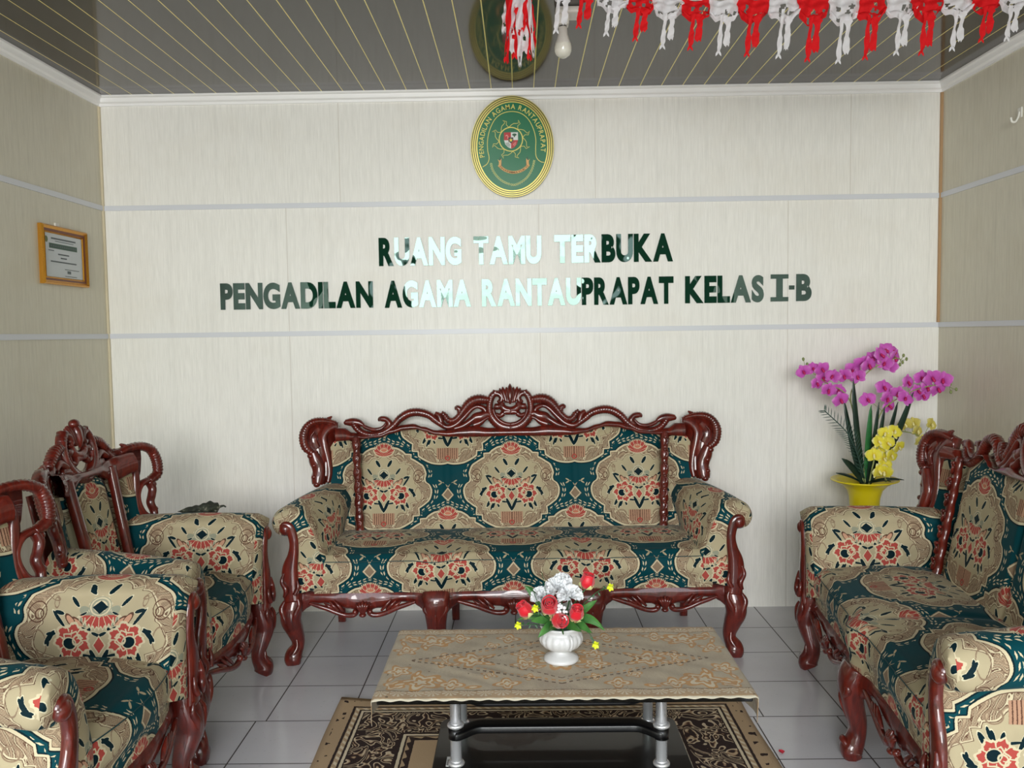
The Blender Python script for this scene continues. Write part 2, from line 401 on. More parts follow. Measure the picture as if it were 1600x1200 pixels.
# ------------------------------------------------------------------ carved upholstered seating
def yb(z): return -.20 + (z - .45) * .2
ZB3 = [(0, .904), (.146, .901), (.30, .903), (.363, .912), (.41, .928), (.455, .94), (.51, .937), (.572, .922), (.627, .904), (.736, .897), (.80, .894)]
ZB1 = [(0, .892), (.07, .890), (.12, .868), (.16, .852), (.26, .87)]
def f1(X, Y): return ((1575 - X) / 1290, .904 - (Y - 395) / 1290)
def fc(X, Y): return ((800 - X) / 2043, .904 + (545 - Y) / 2043)
def make_seating(name, hw, mids, uoff, label, category, crest='long'):
    root = empty(name); tag(root, label, category)
    k = (hw - .195) / .74                                   # crest stretch
    if crest == 'long':
        def mx(x): return x if x <= .115 else .115 + (x - .115) * (hw - .195 - .115) / (.74 - .115)
        ZB = [(mx(a), b) for a, b in ZB3]; dz = 0 if hw > .9 else -.02
    else:
        def mx(x): return x
        ZB = ZB1; dz = -.05
    xs_ = hw - .205                                         # back cushion half width
    # ---- seat cushion
    nseat = {2: 3, 1: 2, 0: 1}[mids]
    mposs = {2: [-.33, .33], 1: [0], 0: []}[mids]
    seams = {2: [-.305, .305], 1: [0], 0: []}[mids]
    sw = hw - .085
    def yfront(x):
        y = -.638
        for mp in mposs: y -= .035 * math.exp(-((x - mp) / .06) ** 2)
        if not mposs: y -= .035 * (1 - (x / sw) ** 2)
        else: y -= .008
        return y
    prof = [(0, 0), (.25, .35), (.55, .75), (.80, 1.0), (.93, 1.0), (.985, .92), (1, .80)]
    vs = []
    def seatf(a, b):
        x = (a * 2 - 1) * sw; yf = yfront(x)
        cr_ = 1 - sum(.5 * math.exp(-((x - s_) / .018) ** 2) for s_ in seams)
        side = 1 - max(0, (abs(x) / sw - .8) / .2) ** 2 * .6
        if b < .70:
            q = b / .70; y = -.17 + (yf + .17) * q
            dome = math.sin(min(1, q * 1.03) * PI) ** .6 if q < 1 else 0
            z = .445 + .012 * (1 - q) + .030 * dome * side * (.35 + .65 * cr_)
            z += .006 * (q > .9) * math.cos((q - .9) * 10 * PI / 2)
            if q > .94: z -= .018 * ((q - .94) / .06) ** 2
        else:
            q = (b - .70) / .30; y = yf - .012 * math.sin(min(q * 1.6, 1) * PI) * cr_ + .012 * q
            z = .432 - q * (.432 - .288)
        return (x, y, z)
    def seatuv(a, b):
        x = (a * 2 - 1) * sw
        v = .22 - b / .70 * .47 if b < .70 else -.25 - (b - .70) / .30 * .145
        return (x + uoff, v - .05)
    m = MB(); m.grid(seatf, 96, 54, seatuv)
    m.build('seat_cushion', FAB, root)
    # piping line along the front edge
    m = MB(); tube(m, [(x, yfront(x) - .004, .436, .0016) for x in [(i / 24 * 2 - 1) * (sw - .02) for i in range(25)]], 6, (0, 0, 1), 3)
    m.build('seat_piping', PIPE, root)
    # ---- back cushion
    def backf(a, b):
        x = (a * 2 - 1) * xs_; zt = interp(ZB, abs(x)) + .012; z = .43 + (zt - .43) * b
        e = min(1, (1 - abs(a * 2 - 1)) * xs_ / .05) ** .5; e2 = min(1, (1 - b) * (zt - .43) / .05) ** .5
        cs = 1 - sum(.35 * math.exp(-((x - s_) / .012) ** 2) for s_ in seams)
        return (x, yb(z) + .02 - .045 * e * e2 * cs, z)
    m = MB(); m.grid(backf, 100, 44, lambda a, b: ((a * 2 - 1) * xs_ + uoff, .43 + (interp(ZB, abs((a * 2 - 1) * xs_)) + .012 - .43) * b - .664))
    m.build('backrest_cushion', FAB, root)
    # back panel
    m = MB(); n = 40; hb = hw - .06
    def bp(a, b): 
        x = (a * 2 - 1) * hb; z = .29 + (interp(ZB, abs(x)) + .005 - .29) * b; return (x, yb(z) + .035, z)
    m.grid(bp, n, 12); m.build('back_panel', WOOD, root, solid=.012)
    for s in (-1, 1):
        # ---- wing upholstery
        def wy(o, z): return yb(z) + .015 - .42 * max(0, o + .19)
        def wingf(a, b):
            o = -.185 + a * .125; z = .42 + b * .475
            e = min(1, min(a, 1 - a) * 5 + .1) ** .5
            if b > .9: z -= .03 * (2 * a - 1) ** 2 * (b - .9) * 10
            return (s * (hw + o), wy(o, z) - .012 * e, z)
        m = MB(); m.grid(wingf, 10, 30, lambda a, b: (s * (hw - .185 + a * .14) + uoff, .42 + b * .475 - .664)); m.build('wing_panel', FAB, root)
        # ---- carved stile
        m = MB(); P = []
        for i in range(15):
            b = i / 14; z = .43 + b * .475; P.append((s * (hw - .218 + .027 * b), yb(z) - .032 - (.004 * (i % 2) if crest == 'long' else 0), z, (.0165 + .0055 * (i % 2)) if crest == 'long' else .019, .016))
        tube(m, P, 10, (0, 1, 0), 4, exp=2 if crest == 'long' else 4)
        if crest == 'long':
            for i in range(7):
                z = .50 + i * .06; x = s * (hw - .218 + .027 * (z - .43) / .475)
                tube(m, [(x - .010, yb(z) - .052, z - .018, .004), (x + .004, yb(z) - .058, z - .006, .006), (x + .010, yb(z) - .056, z + .012, .005), (x - .002, yb(z) - .056, z + .02, .004)], 6)
                m.ball((x, yb(z) - .052, z + .026), (.011, .009, .007))
        m.build('carved_stile', WOOD, root)
        # ---- ear scroll
        m = MB(); Z = dz * .6
        op = 0 if crest == 'long' else .022
        def W2(pts, **kw): tube(m, [(s * (hw + o), wy(o, z) - .004, z + Z, r, r2) for o, z, r, r2 in pts], 8, (0, 1, 0), **kw)
        W2([(-.09, .972, .012, .016), (-.045, .985 , .016, .02), (.0 + op * .5, .984, .018, .022), (.030 + op, .965, .019, .022), (.045 + op, .93, .023, .022), (.045 + op, .895, .023, .022), (.034 + op, .862, .021, .02), (.008, .840, .016, .02)], n=9, ribs=.0115, ribamp=.09)
        W2([(-.10, .955, .030, .014), (-.06, .945, .026, .015), (-.040, .91, .020, .015), (-.045, .86, .022, .015), (-.060, .80, .018, .014), (-.068, .74, .016, .014), (-.062, .695, .012, .014)])
        if crest == 'long':
            W2([(-.02, .955, .02, .008), (.008, .925, .030, .009), (.010, .89, .028, .009), (-.01, .855, .022, .009)])
            W2([(.006, .842, .024, .020), (-.006, .80, .032, .020), (-.022, .76, .030, .020), (-.018, .72, .032, .020), (-.016, .690, .026, .018)])
            W2([(-.05, .80, .02, .008), (-.05, .72, .02, .008)])
            hole = 0
        else:
            W2([(.012, .845, .014, .016), (-.028, .835, .013, .016), (-.055, .80, .012, .016), (-.060, .76, .012, .016), (-.045, .715, .012, .016), (-.012, .695, .014, .016)])
            W2([(.008, .838, .012, .018), (.018, .81, .016, .018), (.006, .78, .013, .018), (-.006, .755, .014, .018), (.0, .72, .013, .018), (-.004, .695, .016, .016)])
        PL = [(-.10, .905), (-.105, .975), (-.05, .99), (.0, .985), (.044, .94), (.044, .88), (.012, .84), (.010, .78), (-.010, .70), (-.05, .69), (-.085, .76), (-.072, .86)] if crest == 'long' else [(-.185, .895), (-.185, .975), (-.10, .985), (-.05, .992), (.0, .980), (-.008, .935), (-.025, .885), (-.045, .850), (-.075, .845), (-.068, .875), (-.10, .905), (-.15, .905)]
        fr = [m.vert((s * (hw + o), wy(o, z) - .012, z + Z)) for o, z in PL]; bk = [m.vert((s * (hw + o), wy(o, z) + .012, z + Z)) for o, z in PL]
        def fan(q):
            c_ = m.vert(tuple(sum(m.v[i][k_] for i in q) / len(q) for k_ in range(3))) if crest == 'long' else None
            if c_ is None: m.face(q)
            else:
                for i in range(len(q)): m.face((q[i], q[(i + 1) % len(q)], c_))
        fan(fr); fan(bk)
        for i in range(len(PL)): j = (i + 1) % len(PL); m.face((fr[i], fr[j], bk[j], bk[i]))
        for o, z, r in ((.022, .826, .015), (.006, .780, .012), (.006, .727, .012), (-.006, .692, .015)):
            m.ball((s * (hw + o - .008 + op * .4), wy(o, z) - .004, z + Z), (r * 1.15, r * 1.2, r))
        W2([(-.062, .975, .010, .012), (-.058, .990, .012, .012), (-.075, 1.004, .004, .008)])
        m.ball((s * (hw - .058), wy(-.058, .992), .990 + Z), .013)
        if crest == 'long': tube(m, [(s * (hw - .005), wy(0, .9) - .020, .94 + Z, .004), (s * (hw + .012), wy(0, .9) - .022, .915 + Z, .005), (s * (hw + .006), wy(0, .9) - .020, .88 + Z, .004)], 6)
        m.build('ear_scroll', WOOD, root)
        # ---- rolled arm
        SEC = [(-.145, .34), (-.142, .42), (-.120, .50), (-.090, .58), (-.060, .635), (-.020, .664), (.025, .668), (.062, .655), (.084, .625), (.088, .592), (.072, .562), (.040, .548), (.012, .540), (.004, .48), (.0, .40), (-.002, .30)]
        SS = cr(SEC, 4); ls = [0]
        for a, b in zip(SS, SS[1:]): ls.append(ls[-1] + math.hypot(a[0] - b[0], a[1] - b[1]))
        s53 = ls[min(range(len(SS)), key=lambda i: abs(SS[i][1] - .54) + (SS[i][0] > -.05))]
        y0, y1 = -.652, -.15
        def armf(a, b):
            i = int(round(a * (len(SS) - 1))); o, z = SS[i]; t = b ** 1.15
            w = min(1, max(0, (z - .45) / .15)); w = w * w * (3 - 2 * w)
            puff = .012 * math.sin(PI * min(1, b * 1.0))
            front = max(0, 1 - b / .05)
            sc = 1 - .10 * front * front
            o2 = -.03 + (o + .03) * sc; z2 = .60 + (z - .60) * (sc if z > .5 else 1)
            out = 1 if o > .0 else 0
            return (s * (hw + o2 - (.105 if o > -.06 else .085) * t * w - puff * (o < -.05)), y0 + (y1 - y0) * b, z2 + .022 * t * w + puff * .5 * w)
        m = MB(); m.grid(armf, len(SS) - 1, 24, lambda a, b: ((y0 + (y1 - y0) * b) + .455, ls[int(round(a * (len(SS) - 1)))] - s53 - .01))
        # front cap
        nn = len(SS) // 2
        def capf(a, b):
            i = int(round(a * nn)); A = armf(i / (len(SS) - 1), 0); B = armf((len(SS) - 1 - i) / (len(SS) - 1), 0)
            return tuple(A[j] + (B[j] - A[j]) * b - (.016 * math.sin(PI * b) if j == 1 else 0) for j in range(3))
        def capuv(a, b): q = capf(a, b); return (q[0] * s - hw + .12, q[2] - .40)
        m.grid(capf, nn, 8, capuv)
        m.build('armrest', FAB, root)
        # ---- arm post with volute
        pd = .015
        m = MB(); yy = -.664
        tube(m, [(s * (hw + o), yy, z, r, pd) for o, z, r in ((.0, .275, .036), (.004, .32, .034), (.008, .37, .036), (.005, .42, .033), (-.008, .47, .024), (-.014, .515, .020), (-.010, .555, .021), (.004, .590, .022), (.022, .598, .020), (.032, .586, .016))], 12, (0, 1, 0), 5, exp=2.8)
        m.ball((s * (hw + .020), yy - .004, .584), (.026, .020, .026), 14, 9)
        tube(m, [(s * (hw + .028), yy - .012, .40, .005), (s * (hw + .038), yy - .014, .365, .010), (s * (hw + .02), yy - .022, .33, .012), (s * (hw + .030), yy - .02, .30, .006)], 8)
        tube(m, [(s * (hw - .025), yy - .016, .37, .004), (s * (hw - .03), yy - .02, .34, .009), (s * (hw - .015), yy - .022, .31, .010)], 8)
        m.build('arm_post', WOOD, root)
        # ---- front leg
        m = MB()
        LG = [(.0, .0, .31, .036), (.002, -.004, .27, .040), (.010, -.012, .23, .044), (.012, -.014, .19, .042), (.0, -.006, .145, .035), (-.010, .004, .10, .028), (-.008, .004, .07, .027), (.006, -.008, .040, .036), (.008, -.012, .018, .036), (.002, -.006, .0, .028)]
        tube(m, [(s * (hw + o), -.632 + y, z, r, r) for o, y, z, r in LG], 12, (0, 1, 0), 5, exp=3)
        tube(m, [(s * (hw + o), -.675 + y, z, r) for o, y, z, r in ((.03, .01, .28, .006), (.044, .0, .245, .013), (.03, -.004, .20, .012), (.036, .004, .165, .005))], 8)
        tube(m, [(s * (hw + o), -.675 + y, z, r) for o, y, z, r in ((-.024, .0, .29, .005), (-.030, .0, .26, .011), (-.012, -.006, .22, .012), (0, .0, .17, .005))], 8)
        tube(m, [(s * (hw + o), -.655 + y, z, r) for o, y, z, r in ((-.01, .0, .11, .004), (-.012, -.002, .075, .010), (.006, -.010, .045, .013), (.026, -.01, .03, .010), (.03, -.004, .055, .005))], 8)
        m.build('front_leg', WOOD, root)
        # ---- rear leg
        m = MB(); tube(m, [(s * (hw - .10), -.15, .30, .024), (s * (hw - .10), -.148, .16, .021), (s * (hw - .10), -.125, 0, .019)], 8, (0, 1, 0), 4, exp=5)
        m.build('rear_leg', WOOD, root)
        # side rail
        m = MB()
        def sr(a, b):
            y = -.63 + a * .47; zb = .235 - .022 * math.sin(a * PI) * abs(math.sin(a * 3 * PI)) - .01; return (s * (hw - .004), y, .305 + (zb - .305) * b)
        m.grid(sr, 30, 4); m.build('side_rail', WOOD, root, solid=.028)
    # ---- middle legs
    for mp in mposs:
        m = MB()
        tube(m, [(mp, -.655 + y, z, r, r2) for y, z, r, r2 in ((0, .30, .058, .03), (-.014, .27, .058, .034), (-.016, .23, .052, .036), (-.008, .18, .044, .034), (.004, .13, .040, .03), (.008, .09, .034, .026), (-.002, .05, .036, .030), (-.012, .025, .040, .034), (-.004, 0, .032, .028))], 12, (0, 1, 0), 5, exp=3)
        for q in (-1, 1): tube(m, [(mp + q * .02, -.69, .27, .006), (mp + q * .045, -.688, .24, .012), (mp + q * .018, -.692, .20, .010), (mp + q * .006, -.682, .15, .004)], 8)
        tube(m, [(mp, -.69, .26, .004), (mp, -.70, .20, .008), (mp, -.675, .12, .004)], 6)
        tube(m, [(mp - .03, -.675, .035, .006), (mp, -.692, .06, .012), (mp + .03, -.675, .035, .006)], 8)
        m.build('front_leg', WOOD, root)
    for mp in ([-.30, .30] if mids == 2 else mposs):
        m = MB(); tube(m, [(mp + .02, -.15, .30, .024), (mp + .02, -.148, .16, .021), (mp + .02, -.125, 0, .019)], 8, (0, 1, 0), 4, exp=5); m.build('rear_leg', WOOD, root)
    # rear rail
    m = MB(); m.box(-hw + .1, hw - .1, -.165, -.135, .22, .30); m.build('rear_rail', WOOD, root, smooth=False, bevel=.004)
    # ---- carved apron, one span between each pair of front legs
    ends = [-hw + .03] + sum([[mp - .05, mp + .05] for mp in mposs], []) + [hw - .03]
    m = MB()
    for a0, a1 in zip(ends[::2], ends[1::2]):
        L = a1 - a0; cx = (a0 + a1) / 2
        def bz(q):   # q -1..1
            q = abs(q); return interp([(0, .212), (.10, .216), (.20, .230), (.35, .232), (.62, .255), (.80, .252), (.92, .235), (1, .215)], q)
        def af(a, b):
            x = a0 + a * L; y = yfront(x) + .012 - .010 * math.sin(b * PI)
            return (x, y, .298 + (bz(a * 2 - 1) - .298) * b)
        m.grid(af, 48, 6)
        m.grid(lambda a, b: (lambda p: (p[0], p[1] + .028, p[2]))(af(a, b)), 48, 6)
        m.grid(lambda a, b: (lambda p: (p[0], p[1] + .028 * b, p[2]))(af(a, 1)), 48, 1)
        yy = lambda x: yfront(x) - .006
        for q in (-1, 1):
            pts = [(.86, .262, .006), (.72, .250, .010), (.56, .236, .011), (.42, .220, .011), (.28, .208, .011), (.16, .208, .012), (.10, .220, .010), (.14, .232, .006)]
            tube(m, [(cx + q * a * L / 2, yy(cx + q * a * L / 2), z, r, r) for a, z, r in pts], 8, (0, 1, 0), 5)
            for (a, z, a2, z2) in ((.62, .262, .46, .235), (.54, .268, .38, .228), (.46, .272, .30, .225)):
                x0_, x1_ = cx + q * a * L / 2, cx + q * a2 * L / 2
                tube(m, [(x0_, yy(x0_), z, .003), ((x0_ + x1_) / 2, yy(x0_) - .003, (z + z2) / 2, .008), (x1_, yy(x1_), z2, .005)], 6)
            m.ball((cx + q * .12 * L / 2, yy(cx) - .004, .222), .012)
        for q in (-1, -.5, 0, .5, 1):
            tube(m, [(cx + q * .006, yy(cx) - .002, .215, .005), (cx + q * .018, yy(cx) - .008, .245, .009), (cx + q * .030, yy(cx) - .002, .268 - abs(q) * .012, .004)], 6)
        m.ball((cx, yy(cx) - .004, .208), (.016, .014, .010))
    m.build('carved_apron', WOOD, root)
    # ---- crest rail
    m = MB()
    def Y(z): return yb(z) - .018
    for s in (-1, 1):
        def C2(pts, **kw): tube(m, [(s * mx(x), Y(z), z + dz, r * 1.5, r2 * 1.3) for x, z, r, r2 in pts], 8, (0, 1, 0), **kw)
        # solid band following the upholstery
        if crest == 'long':
            top = [(0, .935), (.10, .937), (.18, .948), (.24, .942), (.30, .930), (.36, .930), (.42, .948), (.47, .962), (.52, .958), (.575, .942), (.63, .922), (.70, .912), (.76, .925), (.80, .95), (.86, .955)]
            tt = [(mx(a), b) for a, b in top]; xe = hw - .10
        else:
            tt = [(0, .962), (.10, .965), (.15, .975), (.20, .985), (.26, .99)]; xe = hw - .08
        def bandf(a, b):
            x = a * xe; z0 = interp(ZB, x) - .004; z1 = interp(tt, x) + dz
            z = z0 + (z1 - z0) * b; oo = x - hw
            yv = yb(z) - .03 - .010 * math.sin(b * PI) - .42 * max(0, oo + .19)
            return (s * x, yv, z)
        m.grid(bandf, 60, 8); m.grid(lambda a, b: (lambda p: (p[0], p[1] + .034, p[2]))(bandf(a, b)), 60, 2)
        m.grid(lambda a, b: (lambda p: (p[0], p[1] + .034 * b, p[2]))(bandf(a, 1)), 60, 1)
        m.grid(lambda a, b: (lambda p: (p[0], p[1] + .034 * b, p[2]))(bandf(a, 0)), 60, 1)
        # crown
        c0 = fc(800, 275)
        C2([(.1005 * math.sin(a), c0[1] + .1005 * math.cos(a), .011 + .005 * (a > 2), .016) for a in [.75 + (PI - .75) * i / 9 for i in range(10)]], n=5, ribs=.010, ribamp=.065)
        C2([(.083 * math.sin(a), c0[1] + .083 * math.cos(a), .006, .014) for a in [1.7 + (PI - 1.7) * i / 6 for i in range(7)]], n=4)
        C2([(*fc(600, 190), .009, .014), (*fc(625, 155), .010, .015), (*fc(665, 142), .011, .016), (*fc(705, 160), .010, .016), (*fc(718, 195), .010, .015), (*fc(700, 225), .008, .014), (*fc(680, 210), .006, .012)])
        for tx, ty, bx, by, r in ((700, 95, 740, 215, .010), (728, 82, 765, 230, .011), (765, 85, 782, 235, .011), (682, 118, 720, 200, .008)):
            a, b = fc(tx, ty), fc(bx, by)
            tube(m, [(s * a[0], Y(a[1]), a[1] + dz, .004, .006), (s * (a[0] * .8 + b[0] * .2), Y(a[1]) - .010, a[1] * .7 + b[1] * .3 + dz, r, .012), (s * b[0], Y(b[1]) - .006, b[1] + dz, r * .8, .01)], 8)
        C2([(*fc(718, 235), .009, .012), (*fc(722, 275), .012, .013), (*fc(755, 300), .012, .013), (*fc(800, 312), .013, .014)])
        C2([(*fc(735, 335), .009, .012), (*fc(750, 325), .010, .012), (*fc(800, 325), .010, .012)])
        C2([(*fc(640, 265), .009, .010), (*fc(672, 272), .011, .012), (*fc(718, 262), .007, .010)])
        C2([(*fc(655, 345), .006, .010), (*fc(700, 360), .008, .012), (*fc(735, 335), .010, .013), (*fc(748, 350), .006, .010)])
        C2([(*fc(620, 330), .010, .012), (*fc(650, 400), .012, .012), (*fc(700, 455), .012, .012), (*fc(800, 485), .012, .012)], n=8, ribs=.012, ribamp=.11)
        if crest == 'long':
            # ribbed arch beside the crown
            C2([(*fc(590, 205), .010, .014), (*fc(560, 205), .014, .016), (*fc(500, 200), .017, .018), (*fc(440, 210), .017, .018), (*fc(385, 245), .016, .018), (*fc(340, 295), .013, .016), (*fc(295, 355), .011, .015), (*fc(240, 400), .011, .014), (*fc(185, 395), .011, .014), (*fc(150, 350), .010, .014), (*fc(120, 320), .007, .010)], n=10, ribs=.0125, ribamp=.065)
            C2([(*fc(330, 300), .008, .012), (*fc(305, 325), .010, .012), (*fc(300, 295), .010, .012), (*fc(272, 278), .009, .012), (*fc(268, 300), .005, .01)])
            # S ribbons between band and arch
            C2([(*fc(560, 330), .008, .012), (*fc(540, 290), .010, .012), (*fc(480, 268), .007, .012), (*fc(420, 290), .008, .012), (*fc(340, 370), .009, .012), (*fc(260, 440), .010, .012), (*fc(180, 465), .010, .013), (*fc(100, 430), .009, .013), (*fc(20, 380), .008, .013)])
            C2([(*fc(620, 365), .008, .012), (*fc(570, 345), .014, .014), (*fc(510, 370), .018, .015), (*fc(460, 375), .016, .015), (*fc(420, 400), .012, .014), (*fc(330, 455), .010, .013), (*fc(240, 480), .008, .012)])
            C2([(*fc(620, 365), .006, .01), (*fc(560, 385), .006, .012), (*fc(500, 425), .010, .012), (*fc(430, 450), .012, .012)])
            # outer ribbed arch and cup
            C2([(*f1(1160, 335), .008, .014), (*f1(1115, 305), .011, .015), (*f1(1065, 268), .013, .017), (*f1(1000, 250), .014, .018), (*f1(940, 256), .014, .018), (*f1(885, 288), .013, .017), (*f1(845, 330), .011, .015), (*f1(790, 368), .011, .014), (*f1(720, 385), .011, .014), (*f1(655, 372), .011, .014), (*f1(610, 335), .011, .014), (*f1(595, 308), .010, .012)], n=10, ribs=.0125, ribamp=.065)
            C2([(*f1(1195, 350), .006, .012), (*f1(1150, 325), .010, .012), (*f1(1130, 275), .010, .013), (*f1(1105, 258), .007, .010)])
            C2([(*f1(800, 345), .007, .010), (*f1(822, 320), .010, .012), (*f1(800, 292), .010, .012), (*f1(765, 288), .009, .012), (*f1(762, 302), .006, .010)])
            C2([(*f1(800, 315), .004, .008), (*f1(770, 345), .006, .01), (*f1(720, 352), .007, .01), (*f1(670, 335), .007, .01), (*f1(655, 318), .004, .01)])
            C2([(*f1(660, 325), .006, .01), (*f1(630, 310), .012, .012), (*f1(590, 305), .014, .013), (*f1(545, 305), .009, .012)])
            m.ball((s * mx(f1(548, 308)[0]), Y(.97), f1(548, 308)[1] + dz), .011); m.ball((s * mx(f1(655, 320)[0]), Y(.97), f1(655, 320)[1] + dz), .009)
        else:
            C2([(.098, 1.060, .010, .014), (.125, 1.058, .013, .016), (.155, 1.045, .014, .017), (.185, 1.022, .012, .016), (.205, 1.006, .009, .014)], n=10, ribs=.0125, ribamp=.065)
            C2([(.205, 1.03, .004, .01), (.19, 1.005, .010, .012), (.205, .985, .012, .014), (.235, .985, .010, .014), (.26, 1.0, .008, .012)])
            C2([(.10, .99, .010, .014), (.14, 1.01, .011, .014), (.18, .99, .009, .014)])
            C2([(.06, .945, .012, .012), (.10, .97, .014, .014), (.14, .975, .010, .012)], n=8, ribs=.012, ribamp=.11)
            m.ball((s * .225, Y(.99), 1.002 + dz), .011)
    a = fc(800, 52)
    tube(m, [(0, Y(a[1]), a[1] + dz, .003, .005), (0, Y(1.12) - .008, 1.128 + dz, .012, .012), (0, Y(1.1) - .014, 1.105 + dz, .016, .016), (0, Y(1.06) - .014, 1.075 + dz, .012, .012), (0, Y(1.04) - .01, 1.050 + dz, .005, .006)], 10)
    if crest != 'long': m.ball((0, Y(1.13) - .01, 1.135 + dz), (.024, .02, .018)); 
    m.build('crest_rail', WOOD, root)
    return root
sofa = make_seating('carved_sofa', .935, 2, 0, 'long three-seat teal and cream brocade sofa with carved mahogany crest, against back wall', 'sofa')
sofa.location = (-.055, 0.0, 0); sofa.rotation_euler.z = math.radians(1.2)
ch = make_seating('carved_armchair', .345, 0, 0, 'carved brocade armchair nearer the back wall on the left, fully in view', 'armchair', 'short')
ch.location = (-1.72, -1.125, 0); ch.rotation_euler.z = PI / 2; ch['group'] = 'carved armchairs along the left wall'
ch2 = copy_tree(ch); ch2.location = (-1.68, -1.995, 0); ch2['label'] = 'nearest carved brocade armchair at lower left, cut off by the photo edge'
sf2 = make_seating('carved_settee', .715, 1, -.305, 'two-seat teal and cream brocade settee with carved red-brown frame along right wall', 'settee')
sf2.location = (1.72, -1.5585, 0); sf2.rotation_euler.z = math.radians(-96.7)

#@@REST
# ------------------------------------------------------------------ wall lettering
def glyph_mesh(ch, offset, ext):
    c = bpy.data.curves.new('glyph', 'FONT'); c.body = ch; c.size = 1; c.offset = offset; c.extrude = ext; c.resolution_u = 6
    o = bpy.data.objects.new('glyph', c); COL.objects.link(o)
    dg = bpy.context.evaluated_depsgraph_get(); dg.update()
    me = bpy.data.meshes.new_from_object(o.evaluated_get(dg))
    bpy.data.objects.remove(o); bpy.data.curves.remove(c)
    return me
def make_mirror():
    t = NT('green_mirror_acrylic'); p = t.pos(); n = t.noise(p, 4.5, 2)
    t.col((.042, .064, .055)).set(rough=.02, metal=1).bump(n, .16, .05); return t.m
MIR = make_mirror(); MIRD = simple('letter_edge', (18, 60, 44), .3)
ORD = ['first', 'second', 'third', 'fourth', 'fifth', 'sixth', 'seventh', 'eighth', 'ninth', 'tenth', 'eleventh', 'twelfth']
def put_word(word, x0, x1, z0, z1, group):
    ms = []
    for ch in word: ms.append(glyph_mesh(ch, .050 if ch != '-' else .02, .5))
    wd = []
    for me in ms:
        xs = [v.co.x for v in me.vertices]; wd.append((min(xs), max(xs)))
    gap = .035; tot = sum(b - a for a, b in wd) + gap * (len(word) - 1); sc = (x1 - x0) / tot; x = x0
    for i, (ch, me, (a, b)) in enumerate(zip(word, ms, wd)):
        ys = [v.co.y for v in me.vertices]; y0_, y1_ = min(ys), max(ys)
        cx = x + (b - a) / 2 * sc; hz = (z1 - z0) / 2
        for v in me.vertices:
            h = (v.co.y - y0_) / (y1_ - y0_) * 2 - 1
            zz = h * hz if ch != '-' else h * .010 + .002
            v.co = ((v.co.x - (a + b) / 2) * sc, -.003 if v.co.z > 0 else .003, zz)
        for pl in me.polygons: pl.use_smooth = False
        me.materials.clear(); me.materials.append(MIR)
        nm = 'wall_letter'
        o = bpy.data.objects.new(nm, me); COL.objects.link(o); o.location = (cx, -.0045, (z0 + z1) / 2)
        rr = random.Random(word + str(i)); o.rotation_euler = (math.radians(rr.uniform(-.5, .5)), 0, math.radians(rr.uniform(-.8, .8)))
        if ch == '-': l = 'short mirrored green hyphen between the I and the B on the wall'
        elif len(word) == 1: l = 'mirrored green wall letter %s %s the hyphen at the right end' % (ch, 'before' if ch == 'I' else 'after')
        else: l = 'mirrored green wall letter %s, %s letter of %s' % (ch, ORD[i], word)
        tag(o, l, 'letter', group)
        x += (b - a) * sc + gap * sc
for w, a, b, z0, z1, g in (('RUANG', -.690, -.283, 1.731, 1.869, 1), ('TAMU', -.223, .110, 1.731, 1.869, 1), ('TERBUKA', .173, .755, 1.733, 1.870, 1), ('PENGADILAN', -1.480, -.724, 1.528, 1.658, 2), ('AGAMA', -.667, -.240, 1.526, 1.659, 2), ('RANTAUPRAPAT', -.186, .757, 1.526, 1.660, 2), ('KELAS', .814, 1.200, 1.527, 1.660, 2), ('-', 1.324, 1.350, 1.53, 1.66, 2), ('B', 1.359, 1.434, 1.530, 1.662, 2)):
    put_word(w, a, b, z0, z1, 'mirrored letters of the %s line' % ('upper', 'lower')[g - 1])
m = MB()
for b in ((-.043, .043, .045, .066), (-.0155, .0155, -.045, .045), (-.043, .043, -.066, -.045)): m.box(b[0], b[1], -.003, .003, b[2], b[3])
o = m.build('wall_letter', MIR, smooth=False); o.location = (1.277, -.0045, 1.596); tag(o, 'mirrored green wall letter I with slab ends, before the hyphen', 'letter', 'mirrored letters of the lower line')

